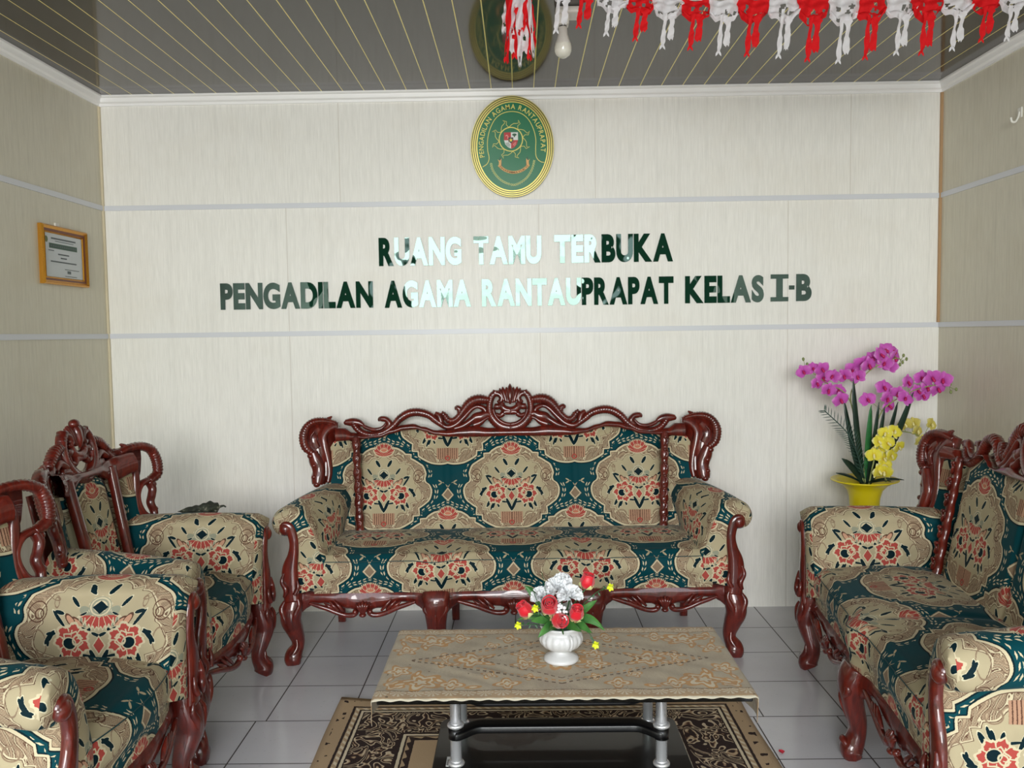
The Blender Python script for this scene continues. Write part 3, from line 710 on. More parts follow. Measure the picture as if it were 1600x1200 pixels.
# ------------------------------------------------------------------ oval emblem
def emblem():
    cx, cz, A, B = -.026, 2.294, .201, .2415
    root = empty('oval_emblem', (cx, -.036, cz)); tag(root, 'green and gold oval court emblem above the lettering, touching the cornice', 'emblem')
    GR = NT('emblem_green').col(lin((22, 112, 74))).set(rough=.3, spec=.3).m; GO = simple('emblem_gold', (206, 190, 92), .3, .25); DK = simple('emblem_dark', (58, 62, 20), .4)
    LI = simple('emblem_line', (226, 216, 112), .4); RD = simple('emblem_red', (190, 50, 50), .4); WH = simple('emblem_white', (226, 228, 224), .4); BK = simple('emblem_black', (24, 24, 24), .4)
    def disc(mb, a, b, y, n=72): 
        q = [mb.vert((a * math.cos(2 * PI * i / n), y, b * math.sin(2 * PI * i / n))) for i in range(n)]; mb.face(q); return q
    def ring(mb, a, b, w, y, n=96): mb.grid(lambda s, t: ((a - w * t) * math.cos(2 * PI * s), y, (b - w * t) * math.sin(2 * PI * s)), n, 1, closeu=True)
    mb = MB(); mb.grid(lambda s, t: (A * math.cos(2 * PI * s), (1 - t) * .010, B * math.sin(2 * PI * s)), 96, 1, closeu=True); disc(mb, A, B, 0, 96)
    mb.build('rim_plate', GO, root, smooth=False)
    mb = MB(); mb.box(-.05, .05, .008, .036, -.05, .05); mb.build('mounting_block', DK, root, smooth=False)
    for k, nm in enumerate((.003, .0125, .022)):
        mb = MB(); ring(mb, A - nm, B - nm, .0046, -.0012); mb.build('rim_line', DK, root, smooth=False)
    mb = MB(); disc(mb, A - .032, B - .032, -.0015); mb.build('green_field', GR, root, smooth=False)
    def poly(mb, pts, w, y, close=False):
        n = len(pts); L = []
        for i in range(n):
            a = pts[(i - 1) % n] if (close or i) else pts[0]; c = pts[(i + 1) % n] if (close or i < n - 1) else pts[-1]
            d = Vector((c[0] - a[0], c[1] - a[1])); d = d.normalized() if d.length else Vector((1, 0)); nn = Vector((-d.y, d.x)) * w / 2
            L.append((mb.vert((pts[i][0] + nn.x, y, pts[i][1] + nn.y)), mb.vert((pts[i][0] - nn.x, y, pts[i][1] - nn.y))))
        for i in range(n if close else n - 1):
            j = (i + 1) % n; mb.face((L[i][0], L[j][0], L[j][1], L[i][1]))
    # px(crop) -> metres : 7.06 px per photo px, 3.19 mm per px
    def q(X, Y): return ((X - 525) * .000452, (612 - Y) * .000440)
    mb = MB()
    inner = [(205, 830), (250, 800), (272, 760), (275, 720), (262, 650), (262, 540), (290, 420), (350, 310), (430, 252), (525, 235), (620, 255), (700, 320), (755, 430), (778, 540), (775, 640), (778, 715), (800, 760), (835, 785), (865, 790)]
    poly(mb, cr([q(*p) for p in inner], 6), .0035, -.003)
    mb.build('inner_border_line', LI, root, smooth=False)
    # lettering around the rim
    txt = 'PENGADILAN AGAMA RANTAUPRAPAT'; mb = MB()
    def arc_text(mb, txt, a, b, t0, t1, size, y, flip=False):
        N = 400; th = [t0 + (t1 - t0) * i / N for i in range(N + 1)]; pts = [(a * math.cos(t), b * math.sin(t)) for t in th]; Ls = [0]
        for p0, p1 in zip(pts, pts[1:]): Ls.append(Ls[-1] + math.hypot(p1[0] - p0[0], p1[1] - p0[1]))
        ms = []; 
        for ch in txt:
            if ch == ' ': ms.append((None, 0, .30)); continue
            me = glyph_mesh(ch, .012, 0); xs = [v.co.x for v in me.vertices]; ms.append((me, min(xs), max(xs) - min(xs)))
        gp = .10; tot = sum(w for _, _, w in ms) + gp * (len(ms) - 1); sc = Ls[-1] / tot; s = 0
        for me, x0, w in ms:
            if me:
                sm = (s + w / 2) * sc; i = min(range(N), key=lambda i: abs(Ls[i] - sm)); T = Vector((pts[i + 1][0] - pts[i][0], pts[i + 1][1] - pts[i][1])).normalized(); Nn = Vector((-T.y, T.x))
                base = len(mb.v)
                for v in me.vertices:
                    lx = (v.co.x - x0 - w / 2) * sc; ly = v.co.y / .73 * size; mb.v.append((pts[i][0] + T.x * lx + Nn.x * ly, y, pts[i][1] + T.y * lx + Nn.y * ly))
                for pl in me.polygons: mb.face([base + k for k in pl.vertices])
            s += w + gp
    arc_text(mb, txt, .1390, .178, PI + .27, -.16, .024, -.003)
    mb.build('rim_lettering', LI, root, smooth=False, weld=False)
    # flaming sun, eight curled points
    mb = MB(); c = q(512, 535); pts = []
    for k in range(8):
        a0 = math.radians(10 + k * 45)
        for da, r in ((0, .060), (7, .074), (3, .088), (13, .100), (9, .086), (18, .080), (24, .078), (32, .070), (40, .062)):
            a = a0 + math.radians(da); r *= .98; pts.append((c[0] + r * math.cos(a), c[1] + r * math.sin(a)))
    poly(mb, pts, .0026, -.003, True); mb.build('sun_outline', LI, root, smooth=False)
    mb = MB(); mb.grid(lambda s, t: (c[0] + (.059 - .005 * t) * math.cos(2 * PI * s), -.0035, c[1] + (.059 - .005 * t) * math.sin(2 * PI * s)), 48, 1, closeu=True); mb.build('sun_ring', LI, root, smooth=False)
    # shield
    sh = empty('shield'); 
    bpy.data.objects.remove(sh)
    def shp(pts, y, mat, nm, par=root):
        b = MB(); b.face([b.vert((p[0], y, p[1])) for p in pts]); return b.build(nm, mat, par, smooth=False)
    full = [(438, 460), (588, 460), (588, 545), (575, 590), (550, 620), (515, 638), (480, 620), (452, 590), (438, 545)]
    s0 = shp([q(*p) for p in full], -.0036, WH, 'shield')
    shp([q(*p) for p in ((438, 460), (513, 460), (513, 545), (438, 545))], -.0042, RD, 'shield_quarter', s0)
    shp([q(*p) for p in ((513, 545), (588, 545), (575, 590), (550, 620), (513, 638))], -.0042, RD, 'shield_quarter', s0)
    b = MB()
    for (X, Y, rx, ry) in ((550, 486, 24, 13), (550, 502, 7, 12)): 
        p = q(X, Y); b.face([b.vert((p[0] + rx * .00045 * math.cos(t * PI / 8), -.0045, p[1] + ry * .00045 * math.sin(t * PI / 8))) for t in range(16)])
    for rr_ in (38, 50, 62): poly(b, [q(520 - rr_ * math.cos(t * .2), 560 + rr_ * math.sin(t * .2)) for t in range(1, 7)], .0022, -.0045)
    b.build('shield_tree_and_grain', simple('emblem_deep_green', (20, 84, 50), .4), s0, smooth=False)
    b = MB(); poly(b, [q(455, 500), q(470, 490), q(482, 505), q(478, 528)], .004, -.0045); poly(b, [q(535, 600), q(548, 580), q(566, 565), (q(560, 590)), q(545, 608)], .0022, -.0045); b.build('shield_bull_and_chain', simple('emblem_pink', (232, 170, 160), .4), s0, smooth=False)
    shp([q(*p) for p in ((486, 515), (538, 515), (538, 560), (512, 580), (486, 560))], -.0050, BK, 'shield_centre', s0)
    star = []; sc_ = q(512, 545)
    for k in range(10): r = (.0105 if k % 2 == 0 else .0042); a = PI / 2 + k * PI / 5; star.append((sc_[0] + r * math.cos(a), sc_[1] + r * math.sin(a)))
    shp(star, -.0056, simple('emblem_star', (240, 220, 80), .4), 'shield_star', s0)
    # ribbon
    rb = simple('emblem_ribbon', (226, 178, 110), .5)
    b = MB(); cx_, cz_ = q(540, 700)
    b.grid(lambda s, t: (cx_ + (.083 + .013 * t) * math.cos(PI * (1.20 + .60 * s)), -.0038, cz_ + .004 + (.083 + .013 * t) * math.sin(PI * (1.20 + .60 * s))), 24, 1)
    r0 = b.build('motto_ribbon', rb, root, smooth=False)
    for sg in (-1, 1):
        b = MB(); x0, z0 = cx_ + sg * .066, cz_ - .045
        b.face([b.vert((x0 + sg * dx, -.0034, z0 + dz)) for dx, dz in ((-.004, -.012), (.008, -.008), (.006, .010), (.012, .024), (.003, .016), (-.006, .026), (-.006, .008))]); b.build('ribbon_tail', rb, r0, smooth=False)
        b = MB(); b.face([b.vert((x0 + sg * dx, -.0030, z0 + dz)) for dx, dz in ((-.008, -.014), (.004, -.004), (.0, .036), (-.007, .010))]); b.build('ribbon_fold', BK, r0, smooth=False)
    b = MB()
    arc_text(b, 'DHARMMAYUKTI', .0935, .0935, PI * 1.23, PI * 1.77, .0085, -.0045)
    for i in range(len(b.v)): b.v[i] = (b.v[i][0] + cx_, b.v[i][1], b.v[i][2] + cz_ + .004)
    b.build('motto_lettering', simple('motto_brown', (92, 50, 24), .5), r0, smooth=False, weld=False)
    # chain of jasmine buds
    b = MB(); P = cr([q(*p) for p in ((295, 790), (310, 860), (350, 925), (400, 975), (460, 1010), (540, 1030), (610, 1005), (670, 960), (715, 900), (745, 830), (760, 765))], 6)
    Ls = [0]
    for p0, p1 in zip(P, P[1:]): Ls.append(Ls[-1] + math.dist(p0, p1))
    for sg in (0, PI):
        pts = []
        for i, p in enumerate(P):
            a, c2 = P[max(0, i - 1)], P[min(len(P) - 1, i + 1)]; d = Vector((c2[0] - a[0], c2[1] - a[1])).normalized(); o_ = .0048 * math.sin(Ls[i] / .0105 * PI + sg); pts.append((p[0] - d.y * o_, p[1] + d.x * o_))
        poly(b, pts, .0036, -.003)
    b.build('bud_chain', simple('chain_pale_gold', (196, 208, 130), .4), root, smooth=False)
emblem()

# ------------------------------------------------------------------ framed certificate on the left wall
def certificate():
    root = empty('framed_certificate', (XL, -.385, 1.762)); tag(root, 'small gold framed certificate hanging on the left wall', 'picture frame')
    GO = NT('gilt_frame').col(lin((196, 140, 52))).set(rough=.25, metal=.85).m; BR = simple('frame_brown', (110, 56, 24), .35, .2)
    hy, hz = .185, .128
    def frm(nm, mat, prof):
        mb = MB(); c = [(-1, -1), (1, -1), (1, 1), (-1, 1)]
        for i in range(4):
            a, b = c[i], c[(i + 1) % 4]
            for (w0, d0), (w1, d1) in zip(prof, prof[1:]):
                mb.face([mb.vert((d, e[0] * (hy - w), e[1] * (hz - w))) for e, w, d in ((a, w0, d0), (b, w0, d0), (b, w1, d1), (a, w1, d1))])
        return mb.build(nm, mat, root, smooth=False)
    frm('outer_frame', GO, [(0, 0), (0, .018), (.006, .024), (.013, .018), (.016, .016)])
    frm('inner_frame', BR, [(.013, .017), (.022, .014), (.030, .010)])
    frm('inner_frame_bead', GO, [(.026, .0115), (.030, .014), (.034, .009)])
    mb = MB(); mb.face([mb.vert(p) for p in ((.008, -hy + .03, -hz + .03), (.008, hy - .03, -hz + .03), (.008, hy - .03, hz - .03), (.008, -hy + .03, hz - .03))])
    pap = mb.build('certificate_paper', simple('certificate_paper', (198, 204, 208), .25), root, smooth=False)
    G = simple('certificate_print', (96, 104, 108), .6); GG = simple('certificate_band', (70, 96, 84), .6)
    def bar(mb, y0, y1, z0, z1, x=.0088): mb.face([mb.vert(p) for p in ((x, y0, z0), (x, y1, z0), (x, y1, z1), (x, y0, z1))])
    mb = MB()
    bar(mb, -.118, .11, .030, .052); mb.build('green_title_band', GG, pap, smooth=False)
    mb = MB()
    bar(mb, -.10, .10, .070, .077); bar(mb, -.07, .08, .061, .064); bar(mb, -.125, -.08, .018, .022); bar(mb, -.05, .04, .004, .010); bar(mb, -.03, .02, -.012, -.006); bar(mb, -.11, .10, -.030, -.024); bar(mb, .0, .12, -.058, -.055); bar(mb, .02, .05, -.075, -.062); bar(mb, .0, .10, -.088, -.085)
    for i in range(12): bar(mb, -.105 + i * .0175, -.095 + i * .0175, .038, .044, .0095)
    mb.build('printed_lines', G, pap, smooth=False)
    mb = MB(); mb.face([mb.vert((.009, -.138 + .012 * math.cos(t * PI / 8), .066 + .014 * math.sin(t * PI / 8))) for t in range(16)]); mb.build('small_seal', simple('certificate_seal', (96, 108, 60), .5), pap, smooth=False)
    mb = MB(); mb.box(0, .006, -.055, -.025, hz - .002, hz + .016); mb.build('hanger_tab', simple('hanger_white', (226, 222, 214), .5), root, smooth=False)
certificate()
# hook on the right wall
def wall_hook():
    root = empty('wall_hook', (XR, -.638, 2.255)); tag(root, 'small white plastic hook on the right wall', 'hook')
    mt = simple('hook_white', (228, 226, 218), .35)
    mb = MB(); mb.box(-.006, 0, -.014, .014, -.012, .030); mb.build('back_plate', mt, root, smooth=False, bevel=.002)
    mb = MB(); tube(mb, [(-.006, 0, .012, .004), (-.012, 0, -.012, .004), (-.022, .0, -.028, .0045), (-.036, 0, -.026, .0045), (-.040, 0, -.010, .004)], 8, (0, 1, 0)); mb.build('hook_arm', mt, root)
wall_hook()

# ------------------------------------------------------------------ rug
def make_rug_mat():
    t = NT('brown_floral_rug'); x, y, z = t.sep(t.obj()); x = x + (t.noise(t.obj(), 60, 2) - .5) * .004; y = y + (t.noise(t.obj(), 61, 2) - .5) * .004
    d = (.755 - x.abs()).min(1.05 - y.abs()); al = t.math('MAXIMUM', x.abs() - .755, y.abs() - 1.05)
    dk = lin((34, 16, 16)); be = lin((186, 160, 126)); cr_ = lin((222, 208, 178)); mid = lin((96, 62, 48))
    p = t.comb(x, y)
    n = t.noise(p, 11, 1.0, .5, 1.3); sc = ((n * 5).frac() - .5).abs()
    scroll = t.ramp(sc, [(0, dk), (.20, dk), (.22, mid), (.25, cr_), (.36, be), (.40, mid), (.42, dk)])
    s = t.math('ADD', x, y)
    zig = (((s * 28).frac() - .5).abs() * .030)
    c = be
    k, a = t.ramp(d * 2.5, [(0, be), (.150, dk), (.175, be), (.215, dk), (.235, cr_), (.26, dk), (.27, (0, 0, 0, 0)), (.66, dk), (.69, cr_), (.715, dk), (.80, be)], True, True)
    c = a.mix(scroll, k)
    # beads along the inner bands
    bead = (s * 180).sin().gt(.1)
    b1 = bead * (d - .080).abs().lt(.007); c = b1.mix(c, cr_)
    b3 = ((s * 120).sin() * .006 + .302).gt(d) * d.gt(.294); c = b3.mix(c, be)
    # dark sprigs on the plain margin
    mg = t.noise(p, 22, 2).gt(.60) * (d - .030).abs().lt(.013); c = mg.mix(c, dk)
    # field bouquets
    n2 = t.noise(p, 24, 3, .6, 1.5)
    r = t.length(t.comb(x.abs() - .22, y.abs() - .52)); r2 = t.length(t.comb(x, y * .75))
    bq = r.lt(.12) * n2.gt(.47) * d.gt(.34); c = bq.mix(c, dk); bq2 = r.lt(.12) * n2.gt(.60) * d.gt(.34); c = bq2.mix(c, cr_)
    md = r2.lt(.30) * n2.gt(.44); c = md.mix(c, mid)
    pile = t.noise(t.obj(), 420, 3)
    c = t.mix(t.math('MULTIPLY', pile, .2), c, lin((90, 70, 54)))
    t.col(c).set(rough=.95, sheen=.05, spec=.1).bump(pile, .6, .006); return t.m
def rug():
    mb = MB()
    mb.grid(lambda a, b: (-.755 + 1.51 * a + .004 * math.sin(b * 19), -1.05 + 2.1 * b + .005 * math.sin(a * 13), .005 + (.012 * max(0, 1 - a * 14) * max(0, (b - .93) * 14) if a < .08 and b > .93 else 0)), 60, 80)
    o = mb.build('rug', make_rug_mat()); o.location = (.055, -2.085, 0); o.modifiers.new('t', 'SOLIDIFY').thickness = .008
    tag(o, 'dark brown and beige floral rug on the white tiles under the coffee table', 'rug')
rug()

# ------------------------------------------------------------------ coffee table, cloth
TX, TY, TZ = .102, -1.765, .444
def coffee_table():
    root = empty('coffee_table', (TX, TY, 0)); tag(root, 'low coffee table with chrome tube legs and black shelves, under lace cloth', 'table')
    CH = simple('polished_chrome', (232, 232, 234), .25, .72); BL = simple('black_lacquer', (10, 10, 11), .34, 0, .2)
    mb = MB(); mb.box(-.49, .49, -.245, .245, TZ - .016, TZ); mb.build('tabletop', simple('black_glass', (8, 10, 10), .06), root, smooth=False, bevel=.003)
    for sx, sy in ((-.29, -.175), (.262, -.185), (.262, .055), (-.29, .055)):
        mb = MB(); mb.lathe([(.0, 0), (.026, 0), (.026, .008), (.016, .013), (.0150, TZ - .022), (.024, TZ - .020), (.024, TZ - .016), (0, TZ - .016)], (sx, sy, .009), 24)
        lg = mb.build('leg', CH, root)
        for z in (.232, .338):
            mb = MB(); mb.lathe([(.0150, 0), (.023, 0), (.023, .005), (.018, .010), (.0150, .010)], (sx, sy, z), 24); mb.build('collar_ring', CH, lg)
        mb = MB(); mb.lathe([(.0152, 0), (.020, 0), (.020, .028), (.0152, .028)], (sx, sy, .305), 24); mb.build('black_sleeve', BL, lg)
    # lower shelf with rounded corners
    mb = MB(); pts = []
    x0, x1, y0, y1, r = -.355, .345, -.42, .095, .03
    for cx, cy, a0 in ((x1 - r, y1 - r, 0), (x0 + r, y1 - r, 90), (x0 + r, y0 + r, 180), (x1 - r, y0 + r, 270)):
        for k in range(7): a = math.radians(a0 + k * 15); pts.append((cx + r * math.cos(a), cy + r * math.sin(a)))
    A = [mb.vert((*p, .206)) for p in pts]; B = [mb.vert((*p, .230)) for p in pts]; mb.face(A[::-1]); mb.face(B)
    for i in range(len(pts)): j = (i + 1) % len(pts); mb.face((A[i], A[j], B[j], B[i]))
    sh = mb.build('lower_shelf', BL, root, smooth=False, bevel=.003)
    mb = MB(); mb.box(-.318, -.302, -.185, -.135, .2304, .2312); st = mb.build('barcode_sticker', simple('sticker_white', (214, 214, 210), .5), sh, smooth=False)
    mb = MB()
    for k in range(9): mb.box(-.3165 + .0, -.306, -.180 + k * .0035, -.1785 + k * .0035, .2312, .2315)
    mb.build('barcode_bars', simple('ink_black', (20, 20, 20), .5), st, smooth=False)
    # curved crossbars joining the legs
    for y, b in ((-.18, .045), (.055, -.03)):
        mb = MB()
        def cf(a, c, y=y, b=b):
            x = -.29 + a * .552; e = min(1, min(a, 1 - a) / .12); e = e * e * (3 - 2 * e); return (x, y + b * e + (c - .5) * .055, .318)
        mb.grid(cf, 48, 3); mb.build('crossbar', BL, root, solid=.020, bevel=.004)
coffee_table()
def make_lace():
    t = NT('beige_lace_cloth'); o = t.obj(); x0, y0, z = t.sep(o); x = x0.abs(); y = y0.abs(); nn = t.noise(o, 60, 2) - .5; x = x + nn * .006; y = y + nn * .006
    p = t.comb(x, y)
    base = t.ramp(t.noise(o, 14, 4), [(.3, lin((160, 146, 124))), (.7, lin((178, 166, 144)))]); oc = lin((176, 132, 78)); lt = lin((196, 184, 160)); dk = lin((88, 64, 40))
    weave = ((x0 * 1900).sin() * (y0 * 1900).sin()).gt(.35); c = (weave * .35).mix(base, lin((138, 122, 98)))
    out = None; fil = None
    for cx, cy, R_, n, ph in ((.385, .150, .048, 5, .3), (.30, .170, .030, 4, 1), (.455, .075, .032, 5, .8), (.25, .0, .044, 5, .2), (.15, .165, .03, 4, 2), (.0, .0, .06, 6, 0), (.10, .035, .034, 5, .5), (.335, .025, .024, 4, .9), (.455, .17, .026, 4, 0), (.20, .11, .02, 4, 0), (.09, .125, .018, 4, 1)):
        dx, dy = x - cx, (y - cy); ang = t.math('ARCTAN2', dx, dy); rr = t.length(t.comb(dx, dy)); e = rr / R_ / (1 + .28 * (ang * n + ph).sin())
        o1 = (e - .92).abs().min((e - .42).abs() * 1.0); out = o1 if out is None else out.min(o1); fil = e if fil is None else fil.min(e)
    lf = None
    for a in ((.44, .165, 20, .030, .011), (.335, .14, -40, .026, .010), (.40, .095, 80, .022, .009), (.30, .03, 30, .024, .009), (.205, .03, -30, .022, .009), (.06, .055, 30, .022, .009), (.24, .185, 10, .024, .009), (.47, .13, 70, .02, .008)):
        e = t.ell(p, *a); lf = e if lf is None else lf.min(e)
    c = fil.lt(.9).mix(c, lt); c = out.lt(.12).mix(c, oc); c = (lf.lt(1)).mix(c, oc); c = (lf.lt(.45)).mix(c, lt)
    for k_, A_, B_ in ((0, .43, .165), (1, .40, .150), (2, .235, .13)):
        dd = x / A_ + y / B_; ln = (dd - 1).abs().lt(.022) * (x * 330).sin().gt(-.1); c = ln.mix(c, dk if k_ != 1 else oc)
    bd = (y - .206).gt(0); c = (bd * .45).mix(c, oc)
    fx = ((x0 / .046).frac() - .5) * .046; fy = y - .218; fr = t.length(t.comb(fx, fy)); fa = t.math('ARCTAN2', fx, fy)
    fan = fr.lt(.022) * (fa * 9).sin().gt(0) * bd; c = fan.mix(c, lt)
    c = ((y - .251).gt(0)).mix(c, lin((190, 182, 162))); c = ((y - .2055).abs().lt(.0015)).mix(c, dk)
    c = (t.noise(o, 55, 3).gt(.72) * y0.lt(0)).mix(c, lin((96, 76, 52)))
    t.col(c).set(rough=.6, sheen=.1, spec=.35).bump(t.noise(o, 120, 3), .35, .004); return t.m
def cloth():
    mb = MB(); rnd = random.Random(4)
    def f(a, b):
        X = -.585 + 1.17 * a; Y = -.258 + .516 * b; hw, ov = .497, 0
        x = X; z = .003 + .0014 * math.sin(X * 40 + Y * 22) * math.sin(Y * 50)
        if Y < -.02 and -.36 < X < .0: z += .0035 * max(0, math.sin((X * .6 + Y) * 120)) * math.exp(-((X + .2) / .10) ** 2 - ((Y + .10) / .05) ** 2)
        if abs(X) > hw: 
            e = abs(X) - hw; x = math.copysign(hw + .004 + .008 * math.sin(Y * 26) * e / .09 + .12 * e, X); z = .003 - e * .98
        y = Y
        if b == 0 or b == 1: y += .0035 * math.sin(X * 136) * (1 if b else -1); z -= .003
        if abs(X) > hw: y = Y * (1 - .16 * (abs(X) - hw) / .09 * (abs(Y) / .258))
        return (x, y, z)
    mb.grid(f, 180, 60); o = mb.build('lace_tablecloth', make_lace(), solid=.0012); o.location = (TX, TY, TZ + .001); tag(o, 'beige and ochre lace cloth spread over the coffee table', 'tablecloth')
cloth()

# ------------------------------------------------------------------ plant helpers
def blade(mb, base, tip, w, bend=(0, 0, 0), side=(1, 0, 0), n=12, fold=.15, pw=.8):
    B, T, Sd, Bn = Vector(base), Vector(tip), Vector(side).normalized(), Vector(bend)
    ax = (T - B).normalized(); Sd = (Sd - ax * Sd.dot(ax)).normalized(); N = ax.cross(Sd)
    def f(a, b):
        c = B.lerp(T, b) + Bn * math.sin(b * PI) ; ww = w * max(.02, math.sin(min(1, b * .94 + .06) * PI) ** pw); s = a * 2 - 1
        return c + Sd * s * ww + N * fold * w * abs(s)
    mb.grid(f, 4, n)
def orchid(mb_p, mb_l, c, r, yaw, pitch, roll, rnd):
    R = Matrix.Rotation(yaw, 3, 'Z') @ Matrix.Rotation(pitch, 3, 'X') @ Matrix.Rotation(roll, 3, 'Y'); c = Vector(c)
    def petal(ang, L, w, lift):
        d = Vector((math.sin(ang), 0, math.cos(ang))); s = Vector((math.cos(ang), 0, -math.sin(ang)))
        def f(a, b):
            q = a * 2 - 1; ww = w * max(0, math.sin(PI * (b ** .75))) ** .65 + .0008; p = d * (L * b) + s * (q * ww); p.y = -lift * math.sin(b * PI * .8) * (1 + .2 * q) + .18 * r * q * q * b - .0016 * b; return c + R @ (p * 1.0)
        mb_p.grid(f, 6, 7, lambda a, b: (a, b))
    for a, L, w, l in ((0, 1.0, .36, .10), (2.25, .95, .34, .04), (-2.25, .95, .34, .04), (1.30, 1.08, .58, .22), (-1.30, 1.08, .58, .22)): petal(a + rnd.uniform(-.12, .12), L * r, w * r, l * r)
    def P(x, y, z): return tuple(c + R @ Vector((x, y, z)))
    mb_l.ball(P(0, -.22 * r, .04 * r), (.13 * r,) * 3, 6, 5)
    tube(mb_l, [(*P(0, -.15 * r, 0), .12 * r), (*P(0, -.38 * r, -.22 * r), .16 * r), (*P(0, -.30 * r, -.42 * r), .05 * r)], 6, (1, 0, 0), 3)
def petal_mat(name, edge, mid, core):
    t = NT(name); u, v, _ = t.sep(t.uv()); x = (u - .5).abs()
    c = t.ramp(v + (x - .25) * .25 + (t.noise(t.pos(), 160, 2) - .5) * .15, [(.0, lin(core)), (.25, lin(mid)), (.72, lin(mid)), (1, lin(edge))])
    t.col(c).set(rough=.5, spec=.3, sheen=.15, sss=0); tr = t.n.new('ShaderNodeBsdfTranslucent'); t.l.new(c.o, tr.inputs[0]); mx = t.n.new('ShaderNodeMixShader'); mx.inputs[0].default_value = .25
    t.l.new(t.b.outputs[0], mx.inputs[1]); t.l.new(tr.outputs[0], mx.inputs[2]); t.l.new(mx.outputs[0], t.out.inputs[0]); return t.m
def leaf_mat(name, c, c2, rough=.4):
    t = NT(name); n = t.noise(t.obj(), 25, 3); t.col(t.ramp(n, [(.3, lin(c)), (.7, lin(c2))])).set(rough=rough, spec=.4); return t.m
PINK = petal_mat('magenta_petal', (236, 160, 228), (214, 98, 200), (186, 40, 140)); PLIP = simple('orchid_lip_crimson', (190, 24, 96), .5)
YEL = petal_mat('yellow_petal', (255, 252, 204), (252, 240, 80), (236, 200, 20)); YLIP = simple('orchid_lip_yellow', (250, 240, 170), .5)
PALE = petal_mat('pale_yellow_petal', (226, 218, 158), (222, 208, 104), (198, 180, 60))
DLEAF = leaf_mat('dark_strap_leaf', (14, 34, 26), (26, 54, 40)); GLEAF = leaf_mat('green_leaf', (30, 92, 48), (52, 122, 66)); STEM = simple('pale_green_stem', (148, 158, 98), .5); BUD = simple('orchid_bud', (128, 140, 84), .5)

